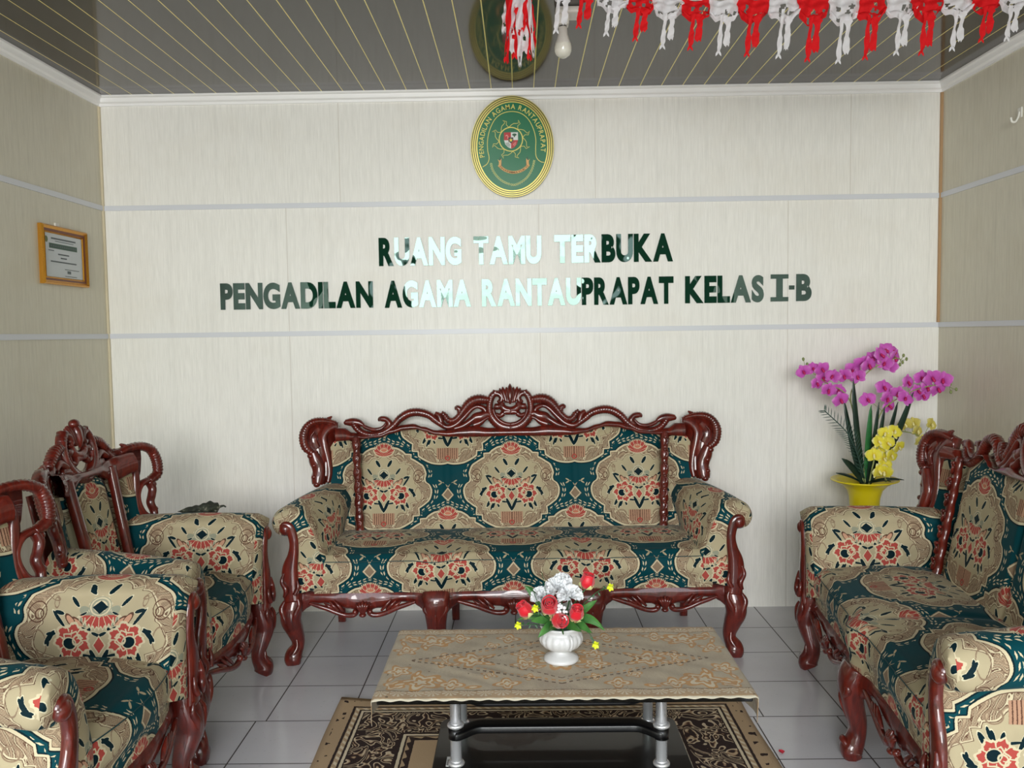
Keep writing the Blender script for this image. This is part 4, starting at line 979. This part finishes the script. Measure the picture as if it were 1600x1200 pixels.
# ------------------------------------------------------------------ orchid arrangement in a yellow pot
def orchids():
    cx, cy, cz = 1.587, -.29, .44; rnd = random.Random(7)
    st = empty('plant_stand', (cx, cy, 0)); tag(st, 'dark round stand under the yellow orchid pot, behind the settee arm', 'stand')
    wd = simple('dark_stand_wood', (70, 40, 28), .5)
    mb = MB(); mb.lathe([(0, cz - .025), (.13, cz - .025), (.135, cz - .015), (.13, cz), (0, cz)]); mb.build('stand_top', wd, st)
    for k in range(3):
        a = k * 2 * PI / 3 + .5; mb = MB(); tube(mb, [(.09 * math.cos(a), .09 * math.sin(a), cz - .024, .012), (.12 * math.cos(a), .12 * math.sin(a), 0, .012)], 8, (math.sin(a), -math.cos(a), 0)); mb.build('leg', wd, st)
    root = empty('orchid_arrangement', (cx, cy, cz)); tag(root, 'artificial magenta and yellow orchids in a flared yellow pot, right of the big sofa', 'potted plant')
    def L(p): return (p[0] - cx, p[1] - cy, p[2] - cz)
    mb = MB(); mb.lathe([(0, 0), (.052, 0), (.056, .01), (.062, .10), (.068, .17), (.078, .205), (.100, .228), (.125, .243), (.150, .252), (.149, .257), (.120, .249), (.094, .235), (.072, .21), (.060, .17), (.04, .16), (0, .16)], (0, 0, 0), 48, lambda r, z, a: r * (1 + (.05 * math.sin(2 * PI * a * 2 + .6) if z > .22 else 0)))
    mb.build('pot', NT('yellow_glazed_pot').col(lin((224, 204, 14))).set(rough=.35, coat=.3).m, root)
    mb = MB(); mb.lathe([(0, .20), (.066, .20)]); mb.build('pot_filling', simple('dark_filling', (20, 26, 18), .9), root)
    straps = [((1.590, 1.531), (.66, 1.163), .013), ((1.578, 1.497), (.66, 1.063), .012), ((1.592, 1.632), (.66, 1.034), .014), ((1.597, 1.650), (.66, 1.052), .010), ((1.600, 1.686), (.66, 1.028), .011), ((1.606, 1.755), (.66, 1.048), .012), ((1.612, 1.808), (.67, 1.095), .016)]
    for i, ((x0, x1), (z0, z1), w) in enumerate(straps):
        mb = MB(); blade(mb, L((x0, cy, z0)), L((x1, -.29 + .02 * (i % 3), z1)), w * 1.25, (.004 * (i - 3), -.01, 0), (1, .3, 0), 14, .25, .45); o = mb.build('strap_leaf', GLEAF if i == 2 else DLEAF, root)
        if i == 2: o['label'] = 'mid-green strap leaf'
    for tip, w, sd in (((1.468, -.33, .800), .026, (0, .5, 1)), ((1.440, -.33, .734), .018, (0, 1, .4)), ((1.750, -.33, .694), .016, (0, 1, .3)), ((1.66, -.40, .70), .016, (1, 0, 0))):
        mb = MB(); blade(mb, L((1.588, cy, .672)), L(tip), w, (0, -.01, .012), sd, 12, .2, .7); mb.build('broad_leaf', DLEAF, root)
    # fern frond
    mb = MB(); P = cr([(1.583, -.30, .70), (1.537, -.31, .83), (1.489, -.31, .922), (1.394, -.30, 1.017)], 16); tube(mb, [(*L(p), .0025) for p in P[::4]], 6)
    for i, p in list(enumerate(P[4:]))[::2] + [(len(P) - 6, P[-2])]:
        b = i / (len(P) - 5); T = (Vector(P[min(len(P) - 1, i + 5)]) - Vector(p)); T = T.normalized() if T.length > 1e-6 else Vector((-.7, 0, .7)); Nn = Vector((T.z, 0, -T.x)); ln = .052 * (.45 + .55 * math.sin((1 - b) * PI * .85 + .2))
        for s in (-1, 1):
            tip = Vector(p) + Nn * s * ln * .8 + T * ln * .75 + Vector((0, -.006, 0)); blade(mb, L(p), L(tip), .0017, (0, 0, 0), tuple(T), 3, 0, .5)
    mb.build('fern_frond', leaf_mat('grey_green_frond', (36, 62, 56), (60, 86, 76)), root)
    # flower sprays
    A = [(1.304, -.279, 1.197), (1.358, -.251, 1.207), (1.393, -.267, 1.207), (1.376, -.246, 1.139), (1.406, -.244, 1.163), (1.413, -.294, 1.111), (1.431, -.299, 1.173), (1.484, -.225, 1.101), (1.475, -.277, 1.064)]
    B = [(1.493, -.279, 1.174), (1.554, -.21, 1.195), (1.563, -.258, 1.167), (1.594, -.225, 1.226), (1.61, -.257, 1.221), (1.636, -.242, 1.251), (1.652, -.286, 1.267), (1.695, -.243, 1.287), (1.735, -.222, 1.281), (1.687, -.253, 1.228), (1.738, -.233, 1.254), (1.718, -.24, 1.214)]
    Cc = [(1.594, -.294, 1.064), (1.693, -.232, 1.113), (1.702, -.247, 1.064), (1.744, -.273, 1.09), (1.763, -.297, 1.067), (1.721, -.222, 1.026), (1.791, -.257, 1.139), (1.852, -.235, 1.096), (1.873, -.221, 1.156), (1.891, -.236, 1.111), (1.881, -.217, 1.074), (1.901, -.264, 1.158), (1.945, -.228, 1.105), (1.954, -.26, 1.147)]
    Yl = [(1.667, -.313, 0.909), (1.709, -.315, 0.917), (1.622, -.346, 0.875), (1.666, -.345, 0.866), (1.717, -.341, 0.849), (1.642, -.311, 0.834), (1.609, -.333, 0.812), (1.656, -.325, 0.793), (1.685, -.338, 0.81), (1.662, -.33, 0.762), (1.629, -.335, 0.739), (1.656, -.336, 0.735)]
    Pp = [(1.81, -.2, 0.936), (1.851, -.2, 0.941), (1.932, -.2, 0.934), (1.866, -.2, 0.905), (1.882, -.2, 0.858)]
    stemP = dict(
        B=[(1.592, -.29, .66), (1.575, -.285, .79), (1.553, -.27, .952), (1.53, -.26, 1.06), (1.548, -.25, 1.125), (1.599, -.25, 1.176), (1.648, -.25, 1.213), (1.738, -.25, 1.250), (1.762, -.25, 1.245)],
        A=[(1.585, -.29, .66), (1.560, -.285, .80), (1.545, -.27, .96), (1.528, -.265, 1.05), (1.49, -.26, 1.105), (1.44, -.25, 1.13), (1.389, -.25, 1.164), (1.324, -.25, 1.215)],
        C=[(1.60, -.28, .66), (1.625, -.26, .84), (1.671, -.25, .989), (1.73, -.25, 1.05), (1.839, -.25, 1.105), (1.94, -.25, 1.125), (1.99, -.25, 1.118)],
        Y=[(1.60, -.30, .66), (1.63, -.32, .84), (1.69, -.31, .93), (1.71, -.31, .88), (1.68, -.31, .82), (1.66, -.31, .76), (1.665, -.33, .70)],
        P=[(1.60, -.28, .66), (1.653, -.25, .837), (1.743, -.22, .900), (1.833, -.21, .898), (1.90, -.21, .865)])
    for key, fl, mat, lip, r0, lab in (('A', A, PINK, PLIP, .034, 'magenta orchid spray leaning left'), ('B', B, PINK, PLIP, .037, 'tallest magenta orchid spray'), ('C', Cc, PINK, PLIP, .037, 'magenta orchid spray leaning right'), ('Y', Yl, YEL, YLIP, .033, 'bright yellow drooping orchid spray'), ('P', Pp, PALE, YLIP, .032, 'pale yellow orchid spray behind')):
        mb = MB(); q = stemP[key]; tube(mb, [(*L(p), .0038 - .002 * i / len(q)) for i, p in enumerate(q)], 6); sp = mb.build('flower_spray', STEM, root); sp['label'] = lab
        Q = cr(q, 10)
        for p in fl:
            mp, ml = MB(), MB(); yaw = rnd.uniform(-.7, .7); 
            orchid(mp, ml, L(p), r0 * rnd.uniform(1.0, 1.2), yaw, rnd.uniform(-.35, .35), rnd.uniform(-.6, .6), rnd)
            f = mp.build('orchid_flower', mat, sp)
            n_ = min(Q, key=lambda s: (Vector(s) - Vector(p)).length); tube(ml, [(*L((p[0], p[1] + .004, p[2])), .0016), (*L(tuple((Vector(n_) + Vector(p)) / 2 + Vector((0, .004, .004)))), .0016), (*L(n_), .0016)], 5) if False else None
            ml.build('flower_lip', lip, sp)
            mb = MB(); tube(mb, [(*L((p[0], p[1] + .006, p[2])), .0014), (*L(tuple((Vector(n_) + Vector(p)) / 2 + Vector((0, .006, .003)))), .0014), (*L(n_), .0014)], 5); mb.build('flower_stalk', STEM, sp)
        buds = dict(A=[(1.313, -.25, 1.253), (1.331, -.25, 1.229), (1.299, -.25, 1.218)], B=[(1.776, -.25, 1.264), (1.790, -.25, 1.247), (1.760, -.25, 1.222), (1.772, -.25, 1.232)], C=[(1.994, -.25, 1.127), (2.022, -.25, 1.103), (1.997, -.25, 1.091)], Y=[(1.667, -.33, .695)], P=[(1.895, -.21, .845)])[key]
        for b_ in buds:
            mb = MB(); mb.ball(L(b_), (.0065, .0065, .009), 8, 6); e = q[-1]; tube(mb, [(*L(b_), .0012), (*L(tuple((Vector(b_) + Vector(e)) / 2 + Vector((0, 0, -.004)))), .0012), (*L(e), .0012)], 5); mb.build('flower_bud', BUD, sp)
orchids()

# ------------------------------------------------------------------ vase of roses on the table
def vase():
    cx, cy, cz = .106, -1.775, TZ + .0065; rnd = random.Random(11)
    root = empty('flower_vase', (cx, cy, cz)); tag(root, 'white footed urn of red roses and white carnations on the lace cloth', 'flower vase')
    def flute(r, z, a): return r * (1 - (.07 * (1 - abs(math.sin(2 * PI * a * 9))) ** 2 if .044 < z < .084 else 0))
    prof = [(0, 0), (.047, 0), (.050, .003), (.050, .008), (.046, .013), (.034, .019), (.025, .024), (.022, .029), (.024, .033), (.040, .037), (.052, .044), (.060, .053), (.0635, .063), (.063, .072), (.059, .080), (.0555, .084), (.0535, .086), (.0535, .090), (.056, .095), (.0605, .100), (.061, .103), (.059, .106), (.053, .103), (.048, .092), (.04, .085), (0, .085)]
    mb = MB(); mb.lathe(prof, (0, 0, 0), 88, flute); WHT = simple('white_ceramic', (206, 206, 206), .3, 0, .3)
    mb.build('urn', WHT, root)
    for a in (-1.20, PI - 1.20):
        d = Vector((math.cos(a), math.sin(a), 0)); mb = MB(); tube(mb, [(*(d * r + Vector((0, 0, z))), .0045) for r, z in ((.054, .088), (.069, .087), (.074, .076), (.071, .060), (.062, .050))], 8, (-math.sin(a), math.cos(a), 0), 5); mb.build('handle', WHT, root)
    mb = MB(); mb.ball((0, 0, .095), (.046, .046, .018)); mb.build('foam', simple('floral_foam', (24, 58, 40), .9), root)
    def L(p): return (p[0] - cx, p[1] - cy, p[2] - cz)
    ST = simple('dark_green_stem', (38, 84, 44), .5)
    RED = NT('red_satin_petal').col(lin((206, 12, 36))).set(rough=.42, sheen=.3).m; CAL = simple('pale_green_sepal', (216, 214, 150), .5); WF = NT('white_carnation_petal').col(lin((236, 238, 240))).set(rough=.7, sheen=.2).m
    LF = leaf_mat('rose_leaf', (46, 96, 44), (84, 138, 66))
    def rose(c, d, r, nm='rose'):
        c = Vector(L(c)); d = Vector(d).normalized(); u = d.cross(Vector((0, 1, .2))).normalized(); v = d.cross(u); h = r * 2.8
        mb = MB(); tube(mb, [(0, 0, .09, .0022), (*(c * .55 + Vector((0, 0, .045))), .0022), (*(c - d * h * .4), .0022)], 6); s = mb.build('flower_stem', ST, root)
        mb = MB()
        prof = [(.2, -.42), (.62, -.30), (.92, -.08), (.98, .12), (.86, .34), (.74, .52), (.80, .60)]
        for k in range(5):
            a0 = k * 2 * PI / 5
            def f(a, b, k=k, a0=a0):
                i = b * 6; j = min(5, int(i)); t = i - j; rr = (prof[j][0] * (1 - t) + prof[j + 1][0] * t) * r * (1 + .05 * (k % 2)); zz = (prof[j][1] * (1 - t) + prof[j + 1][1] * t) * h * .8
                an = a0 + (a - .5) * 1.75 + b * .35; e = abs(a - .5) * 2; zz -= .22 * r * e * e * b; rr *= 1 + .10 * e * b
                return c + (u * math.cos(an) + v * math.sin(an)) * rr + d * zz
            mb.grid(f, 8, 8)
        def spi(a, b): an = a * 5 * PI; rr = r * (.12 + .55 * a) ; return c + (u * math.cos(an) + v * math.sin(an)) * rr + d * (h * (.02 + .44 * b - .05 * a * b))
        mb.grid(spi, 50, 4); mb.build(nm, RED, s, solid=.0012)
        mb = MB()
        for k in range(4):
            an = k * PI / 2 + .4; dd = u * math.cos(an) + v * math.sin(an); blade(mb, tuple(c - d * h * .38), tuple(c + dd * r * 1.12 + d * h * .02), r * .48, tuple(dd * r * .35 - d * r * .2), tuple(d.cross(dd)), 6, 0, .7)
        mb.build('sepals', CAL, s)
    rose((.005, -1.84, .618), (-.55, -.25, .75), .0195); rose((.072, -1.835, .628), (-.05, -.75, .65), .024); rose((.097, -1.845, .592), (.35, -.8, .15), .021); rose((.146, -1.84, .606), (.12, -.45, .85), .0195); rose((.180, -1.80, .684), (.25, -.1, .95), .0195)
    def carn(c, r):
        c = Vector(L(c)); mb = MB(); tube(mb, [(0, 0, .09, .002), (*(c * .6 + Vector((0, 0, .03))), .002), (*c, .002)], 6); s = mb.build('flower_stem', ST, root); mb = MB()
        for k in range(46):
            z = rnd.uniform(-.25, 1); a = rnd.uniform(0, 2 * PI); q = math.sqrt(max(0, 1 - z * z)); d = Vector((q * math.cos(a), q * math.sin(a), z)); t = d.cross(Vector((.3, .2, 1))).normalized(); t = (t + d.cross(t) * rnd.uniform(-1, 1)).normalized(); n = d.cross(t); w = r * .42; ph = rnd.uniform(0, 6)
            def f(aa, b): 
                s_ = aa * 2 - 1; return c + d * r * (.25 + .75 * b + .05 * math.sin(aa * 16 + ph)) + t * s_ * w * (.2 + .8 * b) + n * r * .13 * math.sin(aa * 11 + ph) * b
            mb.grid(f, 10, 3)
        mb.build('carnation', WF, s)
    carn((.050, -1.79, .640), .030); carn((.098, -1.775, .652), .040); carn((.132, -1.80, .642), .036); carn((.112, -1.76, .672), .028)
    YF_ = simple('tiny_yellow_flower', (214, 222, 40), .5)
    for tip, mid in (((.032, -1.85, .629), (.05, -1.82, .60)), ((-.016, -1.85, .581), (.03, -1.84, .578)), ((.199, -1.85, .523), (.17, -1.83, .56)), ((.244, -1.82, .677), (.20, -1.80, .65))):
        t_ = Vector(L(tip)); m_ = Vector(L(mid)); mb = MB(); tube(mb, [(0, 0, .095, .0015), (*m_, .0013), (*t_, .001)], 5)
        for k in range(4): p = m_.lerp(t_, k / 4); blade(mb, tuple(p), tuple(p + Vector((rnd.uniform(-.01, .01), -.004, rnd.choice((-1, 1)) * .010))), .0022, n=3)
        s = mb.build('flower_sprig', ST, root); mb = MB()
        for k in range(7): a = k * 2 * PI / 7; blade(mb, tuple(t_), tuple(t_ + Vector((.012 * math.cos(a), -.005 - .003 * (k % 2), .012 * math.sin(a)))), .0042, n=4)
        mb.build('tiny_yellow_flower', YF_, s)
    for tip in ((.052, -1.81, .718), (.022, -1.82, .684)):
        t_ = Vector(L(tip)); mb = MB(); tube(mb, [(0, 0, .1, .0014), (t_.x * .8 + .012, t_.y * .8, .16, .0012), (*t_, .0007)], 5); mb.build('grass_tendril', ST, root)
    for tip, w, b_ in (((.005, -1.77, .668), .018, (0, 0, .01)), ((.040, -1.86, .548), .014, (0, -.01, .02)), ((.228, -1.83, .555), .013, (.01, 0, .03)), ((.19, -1.86, .560), .015, (0, 0, .02)), ((-.020, -1.80, .578), .010, (0, 0, .02)), ((.02, -1.85, .592), .012, (0, 0, .01)), ((.11, -1.87, .560), .014, (0, 0, .012)), ((.16, -1.87, .568), .012, (0, 0, .01)), ((.21, -1.79, .63), .012, (0, 0, .0)), ((.07, -1.87, .57), .013, (0, 0, .01))):
        mb = MB(); blade(mb, (0, 0, .098), L(tip), w, b_, (0, .3, 1), 10, .2, .7); mb.build('leaf', LF, root)
    mb = MB()
    for k in range(16): mb.ball(L((.103 + rnd.uniform(-.012, .016), -1.845 + rnd.uniform(-.01, .01), .612 + rnd.uniform(-.02, .026))), rnd.uniform(.0035, .0055), 6, 5)
    mb.build('white_filler_blossoms', WF, root)
vase()

# ------------------------------------------------------------------ bulb and holder on the ceiling
def lamp():
    root = empty('ceiling_bulb_holder', (.172, -.99, H)); tag(root, 'white ceiling bulb holder with an unlit round bulb among the garland', 'ceiling lamp')
    PL = simple('white_lamp_plastic', (216, 212, 204), .35)
    mb = MB(); mb.box(-.028, .062, -.045, .045, -.024, 0); mb.build('ceiling_plate', PL, root, smooth=False, bevel=.008)
    mb = MB(); mb.box(-.030, .022, -.028, .026, -.058, -.02); mb.build('socket_block', PL, root, smooth=False, bevel=.006)
    mb = MB(); mb.lathe([(0, -.064), (.013, -.064), (.0135, -.056), (.013, -.050), (0, -.050)], (0, -.002, 0), 24); mb.build('screw_base', simple('bulb_thread', (60, 58, 56), .4, .7), root)
    mb = MB(); mb.lathe([(.0135, -.062), (.016, -.070), (.018, -.090), (.024, -.110), (.0300, -.124)], (0, -.002, 0), 32); mb.build('bulb_body', simple('bulb_body_white', (214, 210, 202), .4), root)
    mb = MB(); mb.lathe([(.0300, -.124), (.0322, -.136), (.0310, -.150), (.0245, -.163), (.0125, -.171), (0, -.1725)], (0, -.002, 0), 32); mb.build('bulb_dome', NT('frosted_dome').col(lin((214, 212, 200))).set(rough=.18, coat=.5).m, root)
lamp()

# ------------------------------------------------------------------ crepe garland
def crepe(name, c):
    t = NT(name); cc = lin(c); n = t.noise(t.pos(), 90, 3); t.col(cc).set(rough=.75, spec=.2).bump(n, .5, .006)
    tr = t.n.new('ShaderNodeBsdfTranslucent'); tr.inputs[0].default_value = (*cc, 1); mx = t.n.new('ShaderNodeMixShader'); mx.inputs[0].default_value = .35
    t.l.new(t.b.outputs[0], mx.inputs[1]); t.l.new(tr.outputs[0], mx.inputs[2]); t.l.new(mx.outputs[0], t.out.inputs[0]); return t.m
CRR, CRW = crepe('red_crepe', (236, 34, 40)), crepe('white_crepe', (240, 238, 242))
def garland():
    rnd = random.Random(5); Yg = -1.15
    T = [(.164, 2.438), (.243, 2.454), (.338, 2.426), (.438, 2.407), (.532, 2.379), (.628, 2.373), (.726, 2.354), (.824, 2.348), (.933, 2.34), (1.033, 2.327), (1.139, 2.319), (1.232, 2.33), (1.339, 2.344), (1.425, 2.342), (1.531, 2.355), (1.63, 2.382), (1.718, 2.385)]
    root = empty('crepe_garland', (.9, Yg, 2.53)); tag(root, 'red and white crepe paper garland strung just below the ceiling', 'garland')
    def top(x): return min(2.560, 2.538 + .16 * max(0, .62 - x) ** 1.3 + .05 * max(0, x - 1.5))
    mb = MB(); tube(mb, [(x - .9, 0, top(x) - 2.53, .0018) for x in [.10 + i * .1 for i in range(19)]], 5); mb.build('string', simple('garland_string', (220, 210, 200), .7), root)
    for i, (x, zb) in enumerate(T):
        red = i % 2; mt = CRR if red else CRW; zt = top(x) - 2.53; zb -= 2.53; xc = x - .9; w = .056; hh = (zt - zb) * .46
        if i < 2: hh = .02; w = .03
        holes = [(rnd.uniform(.1, .9), rnd.uniform(.25, .8), rnd.uniform(.05, .09), rnd.uniform(.05, .12)) for _ in range(6)]
        ph = rnd.uniform(0, 6)
        def f(a, b):
            q = a * 2 - 1; sc = (1 - .35 * q * q - .12 * abs(math.sin(a * 3 * PI + ph))) if b > .6 else 1
            return (xc + q * w * (1 - .12 * b), .012 * math.sin(a * 9 + ph + b * 3) + .006 * math.sin(b * 14), zt - hh * b * (1 if b < .6 else sc))
        mb = MB(); mb.grid(f, 26, 16, skip=lambda ii, jj: any(((ii / 26 - h[0]) / h[2]) ** 2 + ((jj / 16 - h[1]) / h[3]) ** 2 < 1 for h in holes) and (i > 1))
        fl = mb.build('crepe_flag', mt, root, recalc=False)
        z0 = zt - hh * .72; sw = .0095 if not red else .011
        mb = MB()
        for k, (dx, w0, z1, lean) in enumerate(((.012, sw * .85, zb + .022, -.006), (-.014, sw * .6, zb, -.008))):
            n = rnd.uniform(0, 5)
            def g(a, b):
                fr = (.004 * math.sin(a * 12 + n) if b > .95 else 0); ww = w0 * (1 + .35 * (.5 < b < .9) + (.9 * math.exp(-((b - .12) / .05) ** 2)) * (k == 0))
                return (xc + dx + (a * 2 - 1) * ww + lean * b * 1.5 + .0008 * math.sin(b * 20 + n), -.012 - .010 * k + .005 * math.sin(b * 8 + n + a * 2), z0 + (z1 - z0) * b + fr)
            mb.grid(g, 6, 18)
        for k in (-1, 1): blade(mb, (xc - .014 - .012, -.018, zb + .006), (xc - .026 + k * .010, -.018, zb - .014), .004, n=3)
        mb.build('crepe_tail', mt, root, recalc=False)
    # gathered bunch at the left end
    r2 = empty('crepe_bunch', (.01, -1.15, 2.55)); tag(r2, 'gathered red and white crepe paper streamers hanging left of the bulb', 'garland')
    px = [(-.045, 2.33, 1, .012), (-.030, 2.37, 0, .016), (-.052, 2.44, 0, .014), (-.008, 2.36, 1, .020), (.002, 2.315, 0, .013), (.022, 2.37, 0, .016), (.036, 2.345, 1, .014), (.052, 2.39, 1, .015), (.050, 2.345, 0, .008), (.010, 2.44, 1, .024), (-.022, 2.45, 1, .018), (.034, 2.46, 1, .022)]
    for i, (dx, zb, red, w) in enumerate(px):
        n = rnd.uniform(0, 6); hs = [(rnd.uniform(.2, .8), rnd.uniform(.3, .9), .18, .05) for _ in range(2)]
        def g(a, b): 
            ww = w * (.75 + .35 * math.sin(b * 5 + n) * .6 + .15 * math.sin(b * 17 + n)); return (dx * (.7 + .3 * b) + (a * 2 - 1) * ww, -.02 + .012 * (i % 4) + .012 * math.sin(b * 9 + n + a * 3), (zb - 2.55) * b + (.006 * math.sin(a * 14 + n) if b > .95 else 0))
        mb = MB(); mb.grid(g, 8, 26, skip=lambda ii, jj: any(((ii / 8 - h[0]) / h[2]) ** 2 + ((jj / 26 - h[1]) / h[3]) ** 2 < 1 for h in hs)); mb.build('crepe_streamer', CRR if red else CRW, r2, recalc=False)
    mb = MB(); tube(mb, [(0, 0, 0, .002), (0, 0, .023, .002)], 5); mb.build('hanging_string', simple('bunch_string', (220, 210, 200), .7), r2)
garland()

# ------------------------------------------------------------------ small things
def bag():
    mb = MB(); rnd = random.Random(2)
    def f(a, b):
        x = -.085 + .17 * b; env = interp([(0, .05), (.2, .45), (.45, .7), (.75, 1), (.92, .8), (1, .12)], b); an = a * 2 * PI; r = .026 * env * (1 + .18 * math.sin(an * 3 + b * 14) + .12 * math.sin(an * 5 - b * 23))
        return (x, r * math.cos(an) * 1.2, r * math.sin(an) * .9 + .012 * b)
    mb.grid(f, 28, 40, closeu=True)
    tube(mb, [(.08, 0, .012, .006), (.098, 0, .016, .004), (.108, 0, .010, .003)], 6)
    t = NT('dark_olive_cloth'); n = t.noise(t.obj(), 40, 3); t.col(t.ramp(n, [(.45, lin((38, 42, 34))), (.62, lin((58, 62, 48))), (.74, lin((150, 146, 130)))])).set(rough=.8).bump(n, .5, .01)
    o = mb.build('folded_cloth', t.m); o.location = (-1.345, -.715, .674); o.rotation_euler.z = .15; tag(o, 'small crumpled dark olive cloth lying on the far armchair arm', 'cloth')
bag()
mb = MB()
mb.grid(lambda a, b: (.010 * (a * 2 - 1) * math.sin(b * PI * .9 + .2), .012 * (b * 2 - 1), .0012 + .003 * (a * 2 - 1) ** 2), 6, 8)
o = mb.build('fallen_petal', simple('petal_red', (200, 40, 60), .6)); o.location = (.843, -1.451, .001); tag(o, 'tiny red petal lying on the tiles right of the rug', 'petal')
